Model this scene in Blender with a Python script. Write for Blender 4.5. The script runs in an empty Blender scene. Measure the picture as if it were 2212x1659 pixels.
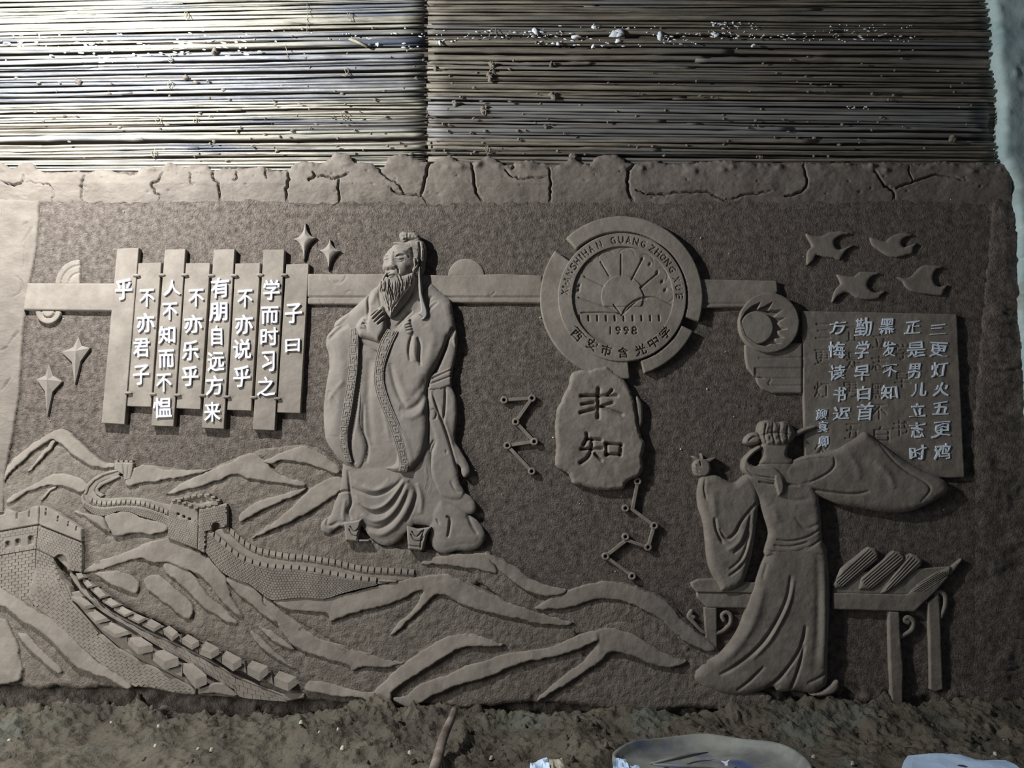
import bpy, math, random
import numpy as np
from mathutils import Vector
random.seed(7); RS = np.random.RandomState(11)
SC = bpy.context.scene; COL = SC.collection

# ------------------------------------------------------------------ camera, light, exposure
CAM = np.array([0.0, -5.5, 1.38]); PITCH = math.radians(8.0); F = 1750.0
cd = bpy.data.cameras.new('camera'); cam = bpy.data.objects.new('camera', cd); COL.objects.link(cam)
cam.location = CAM; cam.rotation_euler = (math.radians(90) + PITCH, 0, 0)
cd.sensor_width = 36; cd.lens = 36 * F / 2212; cd.clip_end = 60
SC.camera = cam
SC.view_settings.view_transform = 'Standard'; SC.view_settings.look = 'None'
SC.view_settings.gamma = 1; SC.view_settings.use_curve_mapping = False
SC.view_settings.exposure = 0.15

_fy, _fz, _uy, _uz = math.cos(PITCH), math.sin(PITCH), -math.sin(PITCH), math.cos(PITCH)
def W(px, py, dep=0.0):
    """photo pixel -> point on the plane dep metres in front of the wall face (numpy friendly)"""
    px = np.asarray(px, float); py = np.asarray(py, float); dep = np.asarray(dep, float)
    a = px - 1106; b = 829.5 - py
    dy = _uy * b + _fy * F; dz = _uz * b + _fz * F
    t = (5.5 - dep) / dy
    return np.stack([a * t, -5.5 + dy * t, CAM[2] + dz * t], -1)
def G(px, py, z=0.0):
    a = px - 1106; b = 829.5 - py
    dy = _uy * b + _fy * F; dz = _uz * b + _fz * F
    t = (z - CAM[2]) / dz
    return Vector((a * t, -5.5 + dy * t, z))

world = bpy.data.worlds.new('world'); SC.world = world; world.use_nodes = True
bg = world.node_tree.nodes['Background']; bg.inputs[0].default_value = (0.72, 0.80, 1.0, 1); bg.inputs[1].default_value = 0.07
lp = W(-330, -300, 2.0)
ld = bpy.data.lights.new('work_lamp', 'POINT'); ld.energy = 820; ld.shadow_soft_size = 0.055; ld.color = (0.985, 0.985, 0.975)
lo = bpy.data.objects.new('work_lamp', ld); COL.objects.link(lo); lo.location = lp
fd_ = bpy.data.lights.new('left_fill_light', 'AREA'); fd_.energy = 130; fd_.shape = 'RECTANGLE'; fd_.size = 1.4; fd_.size_y = 2.2; fd_.color = (1.0, 0.99, 0.96)  # soft fill added out of view to brighten the left side and ground
fo = bpy.data.objects.new('left_fill_light', fd_); COL.objects.link(fo); fo.location = (-5.4, -2.6, 1.4)
fo.rotation_euler = (Vector((-2.6, -0.3, 0.4)) - Vector(fo.location)).to_track_quat('-Z', 'Y').to_euler()

# ------------------------------------------------------------------ materials
def srgb(r, g, b):
    f = lambda c: (c / 255 / 12.92) if c <= 10 else ((c / 255 + 0.055) / 1.055) ** 2.4
    return (f(r), f(g), f(b), 1)
def mat(name, c1, c2, scale=6, rough=0.85, bump=0.3, bscale=120, bdist=0.004, detail=6, spec=0.3, c3=None, s3=2.0, t3=(0.55, 0.7), rnd=0.0, stretch=None, bump2=None):
    m = bpy.data.materials.new(name); m.use_nodes = True; nt = m.node_tree; N = nt.nodes; L = nt.links
    b = N['Principled BSDF']; b.inputs['Roughness'].default_value = rough; b.inputs['Specular IOR Level'].default_value = spec
    geo = N.new('ShaderNodeNewGeometry'); src = geo.outputs['Position']
    if stretch:
        mp = N.new('ShaderNodeMapping'); mp.inputs['Scale'].default_value = stretch; L.new(src, mp.inputs[0]); src = mp.outputs[0]
    n = N.new('ShaderNodeTexNoise'); n.inputs['Scale'].default_value = scale; n.inputs['Detail'].default_value = detail; n.inputs['Roughness'].default_value = 0.65
    L.new(src, n.inputs['Vector'])
    r = N.new('ShaderNodeValToRGB'); r.color_ramp.elements[0].position = 0.35; r.color_ramp.elements[1].position = 0.65
    r.color_ramp.elements[0].color = c1; r.color_ramp.elements[1].color = c2
    L.new(n.outputs[0], r.inputs[0]); out = r.outputs[0]
    if c3:
        n3 = N.new('ShaderNodeTexNoise'); n3.inputs['Scale'].default_value = s3; n3.inputs['Detail'].default_value = 4; L.new(src, n3.inputs['Vector'])
        r3 = N.new('ShaderNodeValToRGB'); r3.color_ramp.elements[0].position = t3[0]; r3.color_ramp.elements[1].position = t3[1]
        L.new(n3.outputs[0], r3.inputs[0])
        mx = N.new('ShaderNodeMix'); mx.data_type = 'RGBA'; L.new(r3.outputs[0], mx.inputs[0]); L.new(out, mx.inputs[6]); mx.inputs[7].default_value = c3
        out = mx.outputs[2]
    if rnd:
        oi = N.new('ShaderNodeObjectInfo'); mr = N.new('ShaderNodeMapRange'); mr.inputs[3].default_value = 1 - rnd; mr.inputs[4].default_value = 1 + rnd
        L.new(oi.outputs['Random'], mr.inputs[0]); hs = N.new('ShaderNodeHueSaturation'); L.new(mr.outputs[0], hs.inputs['Value']); L.new(out, hs.inputs['Color']); out = hs.outputs[0]
    L.new(out, b.inputs['Base Color'])
    if bump:
        bn = N.new('ShaderNodeTexNoise'); bn.inputs['Scale'].default_value = bscale; bn.inputs['Detail'].default_value = 3; bn.inputs['Roughness'].default_value = 0.7
        L.new(src, bn.inputs['Vector'])
        bp = N.new('ShaderNodeBump'); bp.inputs['Strength'].default_value = bump; bp.inputs['Distance'].default_value = bdist
        L.new(bn.outputs[0], bp.inputs['Height']); nrm = bp.outputs[0]
        if bump2:
            v = N.new('ShaderNodeTexNoise'); v.inputs['Scale'].default_value = bump2[0]; v.inputs['Detail'].default_value = 2; L.new(src, v.inputs['Vector'])
            b2 = N.new('ShaderNodeBump'); b2.inputs['Strength'].default_value = bump2[1]; b2.inputs['Distance'].default_value = bump2[2]
            L.new(v.outputs[0], b2.inputs['Height']); L.new(nrm, b2.inputs['Normal']); nrm = b2.outputs[0]
        L.new(nrm, b.inputs['Normal'])
    return m
M_SM = mat('smooth_clay', srgb(116, 109, 101), srgb(137, 130, 121), 7, 0.8, 0.4, 150, 0.003, bump2=(24, 0.4, 0.008))
M_FIG = mat('figure_clay', srgb(120, 114, 107), srgb(134, 128, 121), 4, 0.72, 0.25, 150, 0.003, bump2=(22, 0.35, 0.007))
M_RIB = mat('pale_figure_clay', srgb(130, 127, 122), srgb(140, 137, 132), 4, 0.6, 0.2, 170, 0.0015)
M_RO = mat('stippled_clay', srgb(76, 69, 64), srgb(124, 115, 107), 24, 0.9, 1.0, 90, 0.018, detail=8, bump2=(38, 0.6, 0.015))
M_SL = mat('rough_slope_clay', srgb(103, 96, 88), srgb(127, 119, 110), 18, 0.9, 0.8, 85, 0.014, detail=8, bump2=(30, 0.5, 0.012))
M_BD = mat('cracked_border_clay', srgb(104, 97, 90), srgb(124, 117, 109), 5, 0.85, 0.5, 140, 0.004, detail=8, bump2=(18, 0.6, 0.012), stretch=(1, 1, 1.6))
M_MUD = mat('wet_mud', srgb(70, 65, 57), srgb(98, 92, 80), 3, 0.7, 0.9, 60, 0.012, detail=8, c3=srgb(88, 92, 84), s3=1.6, bump2=(16, 0.8, 0.03))
M_CR = mat('dark_inlay', srgb(44, 38, 35), srgb(54, 47, 43), 8, 0.9, 0.2)
M_LET = mat('white_letter_foam', srgb(226, 228, 240), srgb(238, 240, 248), 3, 0.45, 0.0)
M_LET2 = mat('pale_blue_letter', srgb(222, 236, 250), srgb(230, 242, 253), 3, 0.5, 0.0)
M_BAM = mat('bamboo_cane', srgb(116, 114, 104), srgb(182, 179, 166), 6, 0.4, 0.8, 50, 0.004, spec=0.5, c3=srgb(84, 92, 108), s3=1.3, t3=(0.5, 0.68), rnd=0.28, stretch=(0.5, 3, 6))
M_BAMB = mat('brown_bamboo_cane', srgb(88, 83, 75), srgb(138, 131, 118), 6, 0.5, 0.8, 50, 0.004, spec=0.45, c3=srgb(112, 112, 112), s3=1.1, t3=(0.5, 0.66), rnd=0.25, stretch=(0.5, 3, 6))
M_BAM3 = mat('blue_grey_bamboo_cane', srgb(84, 88, 98), srgb(146, 148, 150), 7, 0.34, 0.8, 50, 0.004, spec=0.6, c3=srgb(150, 150, 140), s3=1.5, t3=(0.55, 0.7), rnd=0.3, stretch=(0.5, 3, 6))
M_BAM2 = mat('grey_bamboo_cane', srgb(104, 104, 104), srgb(138, 138, 136), 4, 0.5, 0.4, 60, 0.002, spec=0.4, c3=srgb(92, 84, 76), s3=1.5, t3=(0.55, 0.7), rnd=0.2, stretch=(0.5, 3, 6))
M_BACK = mat('dark_backing', srgb(74, 68, 62), srgb(96, 88, 80), 4, 0.95, 0.3)
M_PL = mat('teal_white_plaster', srgb(150, 174, 176), srgb(182, 200, 200), 3, 0.8, 0.5, 40, 0.004, c3=srgb(150, 158, 150), s3=5, t3=(0.6, 0.72))
M_WH = mat('white_plaster_splash', srgb(200, 208, 214), srgb(225, 230, 236), 8, 0.6, 0.3)
M_TW = mat('twine', srgb(128, 122, 104), srgb(154, 148, 130), 30, 0.9, 0.2)
M_WIRE = mat('rusty_wire', srgb(50, 40, 36), srgb(70, 54, 46), 30, 0.6, 0.2)
M_BAS = mat('grey_blue_rubber', srgb(104, 108, 108), srgb(140, 142, 136), 5, 0.55, 0.3, 50, 0.003, c3=srgb(72, 86, 130), s3=3.2, t3=(0.56, 0.7))
M_PAP = mat('pale_blue_sheet', srgb(176, 206, 240), srgb(200, 222, 248), 3, 0.5, 0.2, 20, 0.004, c3=srgb(70, 60, 96), s3=9, t3=(0.66, 0.7))
M_PIPE = mat('dirty_pipe', srgb(96, 86, 78), srgb(140, 132, 124), 9, 0.6, 0.3, c3=srgb(84, 66, 52), s3=6)
M_STONE = mat('pale_chip', srgb(150, 146, 130), srgb(186, 182, 166), 9, 0.8, 0.3)

# ------------------------------------------------------------------ object helpers
WL = {}
def tag(o, label=None, cat=None, group=None, kind=None):
    for k, v in (('label', label), ('category', cat), ('group', group), ('kind', kind)):
        if v: o[k] = v
    return o
def thing(name, at_px, label, cat, group=None, dep=0.0, at=None):
    o = bpy.data.objects.new(name, None); COL.objects.link(o); o.empty_display_size = 0.1
    L = np.array(at, float) if at is not None else W(at_px[0], at_px[1], dep)
    o.location = L; WL[o.name] = L
    return tag(o, label, cat, group)
def mk(name, V, faces, m, parent=None, smooth=False, nquads=None):
    V = np.asarray(V, float)
    if parent is not None: L = WL[parent.name]
    else: L = np.array([V[:, 0].mean(), V[:, 1].max(), V[:, 2].min()])
    me = bpy.data.meshes.new(name); V = V - L
    if isinstance(faces, np.ndarray):
        n = len(faces); k = faces.shape[1]
        me.vertices.add(len(V)); me.vertices.foreach_set('co', V.astype(np.float32).ravel())
        me.loops.add(n * k); me.loops.foreach_set('vertex_index', faces.astype(np.int32).ravel())
        me.polygons.add(n); me.polygons.foreach_set('loop_start', np.arange(0, n * k, k, dtype=np.int32))
        me.update(calc_edges=True)
    else:
        me.from_pydata(V.tolist(), [], faces); me.update()
    if smooth: me.polygons.foreach_set('use_smooth', [True] * len(me.polygons))
    me.materials.append(m)
    o = bpy.data.objects.new(name, me); COL.objects.link(o)
    if parent is not None: o.parent = parent; WL[o.name] = L
    else: o.location = L; WL[o.name] = L
    return o
def crop(x0, y0, s):
    return lambda *p: [(x0 + a / s, y0 + b / s) for a, b in (p[0] if len(p) == 1 and isinstance(p[0], list) else p)]
def cat(pts, n=6, closed=True):
    """Catmull-Rom"""
    P = np.array(pts, float); m = len(P); out = []
    rng = range(m) if closed else range(m - 1)
    for i in rng:
        if closed: a, b, c, d = P[(i - 1) % m], P[i], P[(i + 1) % m], P[(i + 2) % m]
        else: a, b, c, d = P[max(i - 1, 0)], P[i], P[i + 1], P[min(i + 2, m - 1)]
        for k in range(n):
            t = k / n
            out.append(0.5 * ((2 * b) + (c - a) * t + (2 * a - 5 * b + 4 * c - d) * t * t + (3 * b - 3 * c + d - a) * t ** 3))
    if not closed: out.append(P[-1])
    return np.array(out)
def vnoise(X, Y, seed, k=256):
    """smooth value noise, unit lattice"""
    T = np.random.RandomState(seed).rand(k, k)
    xi = np.floor(X).astype(int); yi = np.floor(Y).astype(int); fx = X - xi; fy = Y - yi
    fx = fx * fx * (3 - 2 * fx); fy = fy * fy * (3 - 2 * fy)
    a = T[yi % k, xi % k]; b = T[yi % k, (xi + 1) % k]; c = T[(yi + 1) % k, xi % k]; d = T[(yi + 1) % k, (xi + 1) % k]
    return (a + (b - a) * fx) * (1 - fy) + (c + (d - c) * fx) * fy - 0.5
def fbm(X, Y, seed, sc, octs=4, g=0.5):
    r = 0; a = 1.0
    for i in range(octs):
        r = r + a * vnoise(X / sc * 2 ** i + 17.3 * i, Y / sc * 2 ** i + 5.1 * i, seed + i); a *= g
    return r
def sdist(X, Y, P):
    """signed distance to a closed polygon, positive inside"""
    best = np.full(X.shape, 1e18); ins = np.zeros(X.shape, bool)
    n = len(P)
    for i in range(n):
        ax, ay = P[i]; bx, by = P[(i + 1) % n]
        ex, ey = bx - ax, by - ay; l2 = ex * ex + ey * ey
        if l2 < 1e-12: continue
        wx = X - ax; wy = Y - ay
        t = np.clip((wx * ex + wy * ey) / l2, 0, 1)
        dx = wx - ex * t; dy = wy - ey * t
        best = np.minimum(best, dx * dx + dy * dy)
        if ay != by:
            c = ((ay > Y) != (by > Y)) & (X < (bx - ax) * (Y - ay) / (by - ay) + ax)
            ins ^= c
    return np.where(ins, 1, -1) * np.sqrt(best)
def pdist(X, Y, P):
    """distance to an open polyline, sign of the side, 0..1 position along"""
    best = np.full(X.shape, 1e18); sg = np.zeros(X.shape); tt = np.zeros(X.shape); n = len(P) - 1
    for i in range(n):
        ax, ay = P[i]; bx, by = P[i + 1]; ex, ey = bx - ax, by - ay; l2 = ex * ex + ey * ey
        if l2 < 1e-12: continue
        wx = X - ax; wy = Y - ay
        t = np.clip((wx * ex + wy * ey) / l2, 0, 1); dx = wx - ex * t; dy = wy - ey * t; d2 = dx * dx + dy * dy
        m = d2 < best; best = np.where(m, d2, best); sg = np.where(m, np.sign(ex * wy - ey * wx), sg); tt = np.where(m, (i + t) / n, tt)
    return np.sqrt(best), sg, tt

class Relief:
    def __init__(s, x0, y0, x1, y1, st):
        s.x0, s.y0, s.st = x0 - 3 * st, y0 - 3 * st, st
        s.nx = int((x1 - x0) / st) + 7; s.ny = int((y1 - y0) / st) + 7
        s.X, s.Y = np.meshgrid(s.x0 + np.arange(s.nx) * st, s.y0 + np.arange(s.ny) * st)
        s.H = np.zeros(s.X.shape); s.D = np.full(s.X.shape, -1e3)
    @staticmethod
    def of(polys, st):
        a = np.concatenate([np.array(p) for p in polys])
        return Relief(a[:, 0].min(), a[:, 1].min(), a[:, 0].max(), a[:, 1].max(), st)
    def _sl(s, P, m):
        P = np.asarray(P)
        i0 = max(int((P[:, 0].min() - m - s.x0) / s.st), 0); i1 = min(int((P[:, 0].max() + m - s.x0) / s.st) + 2, s.nx)
        j0 = max(int((P[:, 1].min() - m - s.y0) / s.st), 0); j1 = min(int((P[:, 1].max() + m - s.y0) / s.st) + 2, s.ny)
        return (slice(j0, max(j1, j0)), slice(i0, max(i1, i0)))
    def layer(s, poly, h, r=12, edge=0.55, sm=4, mode='max', wob=0, pw=2.0):
        P = cat(poly, sm) if sm else np.array(poly, float)
        q = s._sl(P, 4 * s.st); X, Y = s.X[q], s.Y[q]
        if X.size == 0: return s
        if wob: d = sdist(X + fbm(X, Y, 5, 14, 3) * wob, Y + fbm(X, Y, 9, 14, 3) * wob, P)
        else: d = sdist(X, Y, P)
        t = np.clip(d / r, 0, 1); prof = edge + (1 - edge) * (1 - (1 - t) ** pw) ** (1 / pw)
        hv = h(X, Y) if callable(h) else h
        v = hv * prof; H = s.H[q]; ins = d > 0
        if mode == 'over': H = np.where(ins, v, H)
        elif mode == 'add': H = np.where(ins, H + v, H)
        else: H = np.where(ins, np.maximum(H, v), H)
        s.H[q] = H
        if mode != 'add': s.D[q] = np.maximum(s.D[q], d)
        return s
    def cut(s, poly, sm=4):
        P = cat(poly, sm) if sm else np.array(poly, float); q = s._sl(P, 4 * s.st)
        s.D[q] = np.minimum(s.D[q], -sdist(s.X[q], s.Y[q], P)); return s
    def stroke(s, path, w, a, side=0, taper=True, sm=5, gr=0.35):
        P = cat(path, sm, False) if sm and len(path) > 2 else np.array(path, float)
        q = s._sl(P, 4 * w); X, Y = s.X[q], s.Y[q]
        if X.size == 0: return s
        d, sg, t = pdist(X, Y, P)
        k = np.sin(np.pi * np.clip(t, 0.0, 1.0)) ** 0.5 if taper else 1.0
        if side == 0: s.H[q] += a * k * np.exp(-(d / w) ** 2)
        else:
            up = np.exp(-(d / (2.2 * w)) ** 2); dn = -gr * np.exp(-(d / (0.8 * w)) ** 2)
            s.H[q] += a * k * np.where(sg * side > 0, up, dn)
        return s
    def bump(s, cx, cy, rx, ry, a, rot=0, pw=2):
        c, n = math.cos(rot), math.sin(rot); X = s.X - cx; Y = s.Y - cy
        u = (X * c + Y * n) / rx; v = (-X * n + Y * c) / ry
        s.H += a * np.exp(-(np.abs(u) ** pw + np.abs(v) ** pw)); return s
    def noise(s, a, sc, seed=3, octs=3):
        s.H += a * fbm(s.X, s.Y, seed, sc, octs); return s
    def glyph(s, ch, cx, cy, w, h, rot, a):
        V, T = glyph_mesh(ch); c, n = math.cos(rot), math.sin(rot)
        x = V[:, 0] * w; y = -V[:, 1] * h; P = np.stack([cx + x * c - y * n, cy + x * n + y * c], 1)
        q = s._sl(P, 2); X, Y = s.X[q], s.Y[q]; m = np.zeros(X.shape, bool)
        for t in T:
            (x1, y1), (x2, y2), (x3, y3) = P[t]
            e1 = (X - x1) * (y2 - y1) - (Y - y1) * (x2 - x1); e2 = (X - x2) * (y3 - y2) - (Y - y2) * (x3 - x2); e3 = (X - x3) * (y1 - y3) - (Y - y3) * (x1 - x3)
            e = 0.25
            m |= ((e1 >= -e) & (e2 >= -e) & (e3 >= -e)) | ((e1 <= e) & (e2 <= e) & (e3 <= e))
        s.H[q] += np.where(m, a, 0); return s
    def build(s, name, m, parent=None, dref=None, floor=-0.012, smooth=True, off=0.0):
        ins = s.D > 0
        gy, gx = np.gradient(s.D, s.st); g = np.hypot(gx, gy) + 1e-9
        pad = np.pad(ins, 1, mode='edge'); nb = pad[:-2, 1:-1] & pad[2:, 1:-1] & pad[1:-1, :-2] & pad[1:-1, 2:] & pad[:-2, :-2] & pad[2:, 2:] & pad[:-2, 2:] & pad[2:, :-2]
        rim = ins & ~nb; ok = g > 0.3
        dd = np.where(rim & ok, -np.clip(s.D - 0.25, 0, 1.2 * s.st), np.where(ins, 0, np.clip(-s.D, 0, 1.5 * s.st)))
        X = s.X + gx / g * dd; Y = s.Y + gy / g * dd
        cell = ins[:-1, :-1] | ins[1:, :-1] | ins[:-1, 1:] | ins[1:, 1:]
        idx = np.arange(s.nx * s.ny).reshape(s.ny, s.nx)
        j, i = np.nonzero(cell)
        Fq = np.stack([idx[j, i], idx[j + 1, i], idx[j + 1, i + 1], idx[j, i + 1]], 1)
        used = np.zeros(s.nx * s.ny, bool); used[Fq.ravel()] = True
        re = np.cumsum(used) - 1; Fq = re[Fq]
        dref = float(np.percentile(s.H[ins], 70)) + off if dref is None else dref
        V = W(X.ravel(), Y.ravel(), dref)[used]
        V[:, 1] = -np.where(ins.ravel()[used], s.H.ravel()[used] + off, floor)
        return mk(name, V, Fq, m, parent, smooth)

_GL = {}
def load_glyphs(chars, offset=0.0, key='', res=3):
    obs = []
    for ch in chars:
        cu = bpy.data.curves.new('t', 'FONT'); cu.body = ch; cu.resolution_u = res; 
        o = bpy.data.objects.new('t', cu); COL.objects.link(o); obs.append((ch, o, cu))
    dg = bpy.context.evaluated_depsgraph_get()
    for ch, o, cu in obs:
        me = bpy.data.meshes.new_from_object(o.evaluated_get(dg))
        V = np.array([v.co[:2] for v in me.vertices]); me.calc_loop_triangles()
        T = np.array([t.vertices[:] for t in me.loop_triangles])
        lo_, hi = V.min(0), V.max(0); V = (V - (lo_ + hi) / 2) / np.maximum(hi - lo_, 1e-6)
        # boundary edges
        cnt = {}
        for t in T:
            for a, b in ((t[0], t[1]), (t[1], t[2]), (t[2], t[0])):
                cnt[(int(a), int(b))] = 1
        bd = [e for e in cnt if (e[1], e[0]) not in cnt]
        if offset:      # embolden: push the outline outward
            N_ = np.zeros_like(V); S_ = hi - lo_
            for a, b in bd:
                d = (V[b] - V[a]) * S_; l = np.hypot(*d) + 1e-9; nn = np.array([d[1], -d[0]]) / l; N_[a] += nn; N_[b] += nn
            l = np.hypot(N_[:, 0], N_[:, 1]); N_ = np.where(l[:, None] > 1e-6, N_ / np.maximum(l, 1.0)[:, None], 0)
            V = V + N_ * offset / S_; V /= (V.max(0) - V.min(0))
        _GL[key + ch] = (V, T, bd, (hi - lo_))
        bpy.data.objects.remove(o); bpy.data.curves.remove(cu); bpy.data.meshes.remove(me)
def glyph_mesh(ch): return _GL[ch][0], _GL[ch][1]
def letter(ch, cx, cy, w, h, dep, th, m, parent, key='B', shear=0.0, warp=0.0, seed=0):
    V, T, bd, _ = _GL[key + ch]; n = len(V)
    x = V[:, 0]; y = V[:, 1]
    if warp:
        x = x + warp * vnoise(V[:, 0] * 3 + seed * 3.7, V[:, 1] * 3 + 9, 40 + seed); y = y + warp * vnoise(V[:, 0] * 3 + 31, V[:, 1] * 3 + seed * 1.9, 60 + seed)
    px = cx + (x + shear * y) * w; py = cy - y * h - 0.06 * w * x * (1 if warp else 0)
    A = W(px, py, dep + th); B = A.copy(); B[:, 1] = -(dep - 0.002)
    f = [tuple(int(i) for i in t[::-1]) for t in T]
    f = [tuple(int(i) for i in t) for t in T] + [(b, a, a + n, b + n) for a, b in bd]
    return mk('character', np.concatenate([A, B]), f, m, parent)

def prism(name, poly, h, m, parent=None, bev=1.2, base=-0.01, smooth=False, sm=0, dref=None, hfun=None, wall=None):
    """plate with the outline poly (px), top h metres off the wall and a chamfered edge"""
    P = cat(poly, sm) if sm else np.array(poly, float)
    a = 0.5 * np.sum(P[:, 0] * np.roll(P[:, 1], -1) - np.roll(P[:, 0], -1) * P[:, 1])
    if a < 0: P = P[::-1]
    e = np.roll(P, -1, 0) - P; e /= np.linalg.norm(e, axis=1)[:, None] + 1e-9
    nrm = np.stack([-e[:, 1], e[:, 0]], 1); nv = nrm + np.roll(nrm, 1, 0); nv /= np.maximum(np.sum(nv * nrm, 1), 0.35)[:, None]
    I = P + nv * bev; n = len(P); d = h if dref is None else dref
    r1 = W(P[:, 0], P[:, 1], d); r2 = r1.copy(); r3 = W(I[:, 0], I[:, 1], d)
    hh = np.full(n, h) if hfun is None else hfun(P[:, 0], P[:, 1])
    bm_ = bev * 0.003
    r1[:, 1] = -base; r2[:, 1] = -(hh - bm_); r3[:, 1] = -hh
    f = []
    for i in range(n):
        j = (i + 1) % n
        f += [(i, i + n, j + n, j), (i + n, i + 2 * n, j + 2 * n, j + n)]
    f.append(tuple(range(2 * n, 3 * n)))
    # picture y runs down, so the ring order is already outward facing after the flip
    return mk(name, np.concatenate([r1, r2, r3]), f, m, parent, smooth)
def circ(cx, cy, r, n=48, a0=0, a1=360, ry=None):
    ry = r if ry is None else ry
    full = abs(a1 - a0) >= 360
    return [(cx + r * math.cos(math.radians(a0 + (a1 - a0) * i / (n if full else n - 1))), cy - ry * math.sin(math.radians(a0 + (a1 - a0) * i / (n if full else n - 1)))) for i in range(n)]
def resample(P, n):
    P = np.asarray(P, float); d = np.r_[0, np.cumsum(np.hypot(*np.diff(P, axis=0).T))]; t = np.linspace(0, d[-1], n)
    return np.stack([np.interp(t, d, P[:, 0]), np.interp(t, d, P[:, 1])], 1)
def bricks(top, bot, rows, cols, h, m, parent, sep=False, gap=0.8, th=0.004, clip=None, excl=None, jit=0.25):
    T = resample(cat(top, 6, False) if len(top) > 2 else top, 201); B = resample(cat(bot, 6, False) if len(bot) > 2 else bot, 201)
    def pt(u, v):
        k = min(max(u, 0), 1) * 200; i = min(int(k), 199); f = k - i
        a = T[i] * (1 - f) + T[i + 1] * f; b = B[i] * (1 - f) + B[i + 1] * f
        return a * (1 - v) + b * v
    VV = []; FF = []; no = 0
    for r in range(rows):
        for c in range(-1, cols + 1):
            u0 = (c + 0.5 * (r % 2)) / cols; u1 = u0 + 1 / cols
            u0 = max(u0, 0); u1 = min(u1, 1)
            if u1 - u0 < 0.25 / cols: continue
            q = [pt(u0, r / rows), pt(u1, r / rows), pt(u1, (r + 1) / rows), pt(u0, (r + 1) / rows)]
            ctr = sum(q) / 4
            if clip is not None and sdist(np.array([ctr[0]]), np.array([ctr[1]]), np.array(clip))[0] < 1.5: continue
            if excl is not None and any(sdist(np.array([ctr[0]]), np.array([ctr[1]]), np.array(e))[0] > -2 for e in excl): continue
            q = [p + (ctr - p) / max(np.linalg.norm(ctr - p), 1e-6) * gap for p in q]
            hh = h + th * (1 + jit * random.uniform(-1, 1))
            a = np.array([W(p[0], p[1], h + th) for p in q]); b = a.copy(); a[:, 1] = -hh; b[:, 1] = -(h - 0.004)
            fs = [(0, 3, 2, 1), (0, 1, 5, 4), (1, 2, 6, 5), (2, 3, 7, 6), (3, 0, 4, 7)]
            if sep:
                mk('brick', np.concatenate([a, b]), fs, m, parent); no += 1
            else:
                k = len(VV) * 8; VV.append(np.concatenate([a, b])); FF += [tuple(i + k for i in f) for f in fs]
    if not sep and VV:
        o = mk('brick_courses', np.concatenate(VV), FF, m, parent); o['kind'] = 'stuff'
# ------------------------------------------------------------------ structure: clay field, border, backing, pillar, floor
A1 = crop(0, 0, 2.962); N1 = crop(700, 0, 2.962); P1 = crop(1400, 0, 2.724)
LC = crop(0, 420, 3.0725); SC_ = crop(200, 460, 3.318); K = crop(650, 460, 4.147)
HC = crop(780, 480, 6.911); M1 = crop(0, 900, 4.148); M2 = crop(300, 1000, 3.687); M3 = crop(0, 1240, 3.95)
M4 = crop(400, 1240, 3.95); M5 = crop(900, 1140, 3.197); E = crop(1060, 440, 3.16); T = crop(1060, 780, 3.318)
FC = crop(1440, 840, 4.1475); F2 = crop(1440, 1140, 3.95); GC = crop(1740, 1140, 3.949); BC = crop(1660, 440, 3.949); RC = crop(1660, 640, 3.319)

w = Relief(-160, 380, 2380, 1570, 5); w.D[:] = 1
w.H[:] = 0.0; w.noise(0.006, 20, 3, 4); w.noise(0.004, 180, 8, 2)
# lower clay foot, lumpier
foot = np.clip((w.Y - 1470) / 40, 0, 1); w.H += foot * (fbm(w.X, w.Y, 33, 30, 4) * 0.06 - 0.005)
tag(w.build('wall_back', M_RO, None, 0.0, floor=-0.03), kind='structure')
V = W(np.array([-900, 3100, 3100, -900]), np.array([-900, -900, 1500, 1500]), -0.045)
tag(mk('wall_back_board', V, [(0, 3, 2, 1)], M_BACK), kind='structure')

# cracked smooth border along the top edge of the clay
ragged_top = A1((-260, 1020), (0, 1040), (70, 1075), (150, 1045), (215, 1045), (235, 1080), (330, 1110), (400, 1105), (500, 1095), (560, 1110), (640, 1085), (720, 1095), (780, 1115), (860, 1110), (900, 1085), (960, 1065), (1040, 1070), (1085, 1035), (1130, 1055), (1180, 1070), (1240, 1050), (1290, 1045), (1340, 1065), (1360, 1095), (1440, 1075), (1500, 1085), (1560, 1070), (1660, 1065), (1720, 1085), (1840, 1090), (1870, 1060), (1930, 1035), (1990, 1040), (2050, 1050), (2110, 1015), (2150, 975)) \
    + N1((130, 985), (170, 1000), (195, 1045), (240, 1040), (330, 1055), (360, 1085), (400, 1040), (410, 1000), (490, 985), (540, 1000), (620, 1020), (700, 1030), (740, 1010), (800, 1000), (850, 1025), (930, 1035), (990, 1035), (1040, 1000), (1090, 1010), (1120, 1040), (1180, 1060), (1250, 1045), (1290, 1030), (1340, 1030), (1380, 1045), (1460, 1060), (1530, 1050), (1580, 1010), (1620, 1035), (1700, 1050), (1740, 1010), (1800, 990), (1880, 990), (1930, 1035), (2000, 1045), (2100, 1030), (2180, 1020)) \
    + P1((60, 950), (160, 965), (300, 950), (420, 945), (520, 950), (640, 960), (760, 965), (860, 960), (960, 950), (1060, 960), (1180, 960), (1280, 970), (1400, 955), (1500, 960), (1620, 965), (1700, 945), (1800, 965), (1900, 955), (2000, 960), (2090, 970), (2130, 1000), (2145, 1060), (2140, 1130))
bot = [(2195, 446), (2100, 452), (1800, 448), (1500, 450), (1200, 446), (900, 440), (600, 436), (300, 436), (86, 434), (-90, 430)]
b = Relief(-95, 325, 2200, 462, 1.8)
b.layer(ragged_top + bot, 0.042, r=14, edge=0.35, sm=2, wob=5, pw=2.2)
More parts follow.
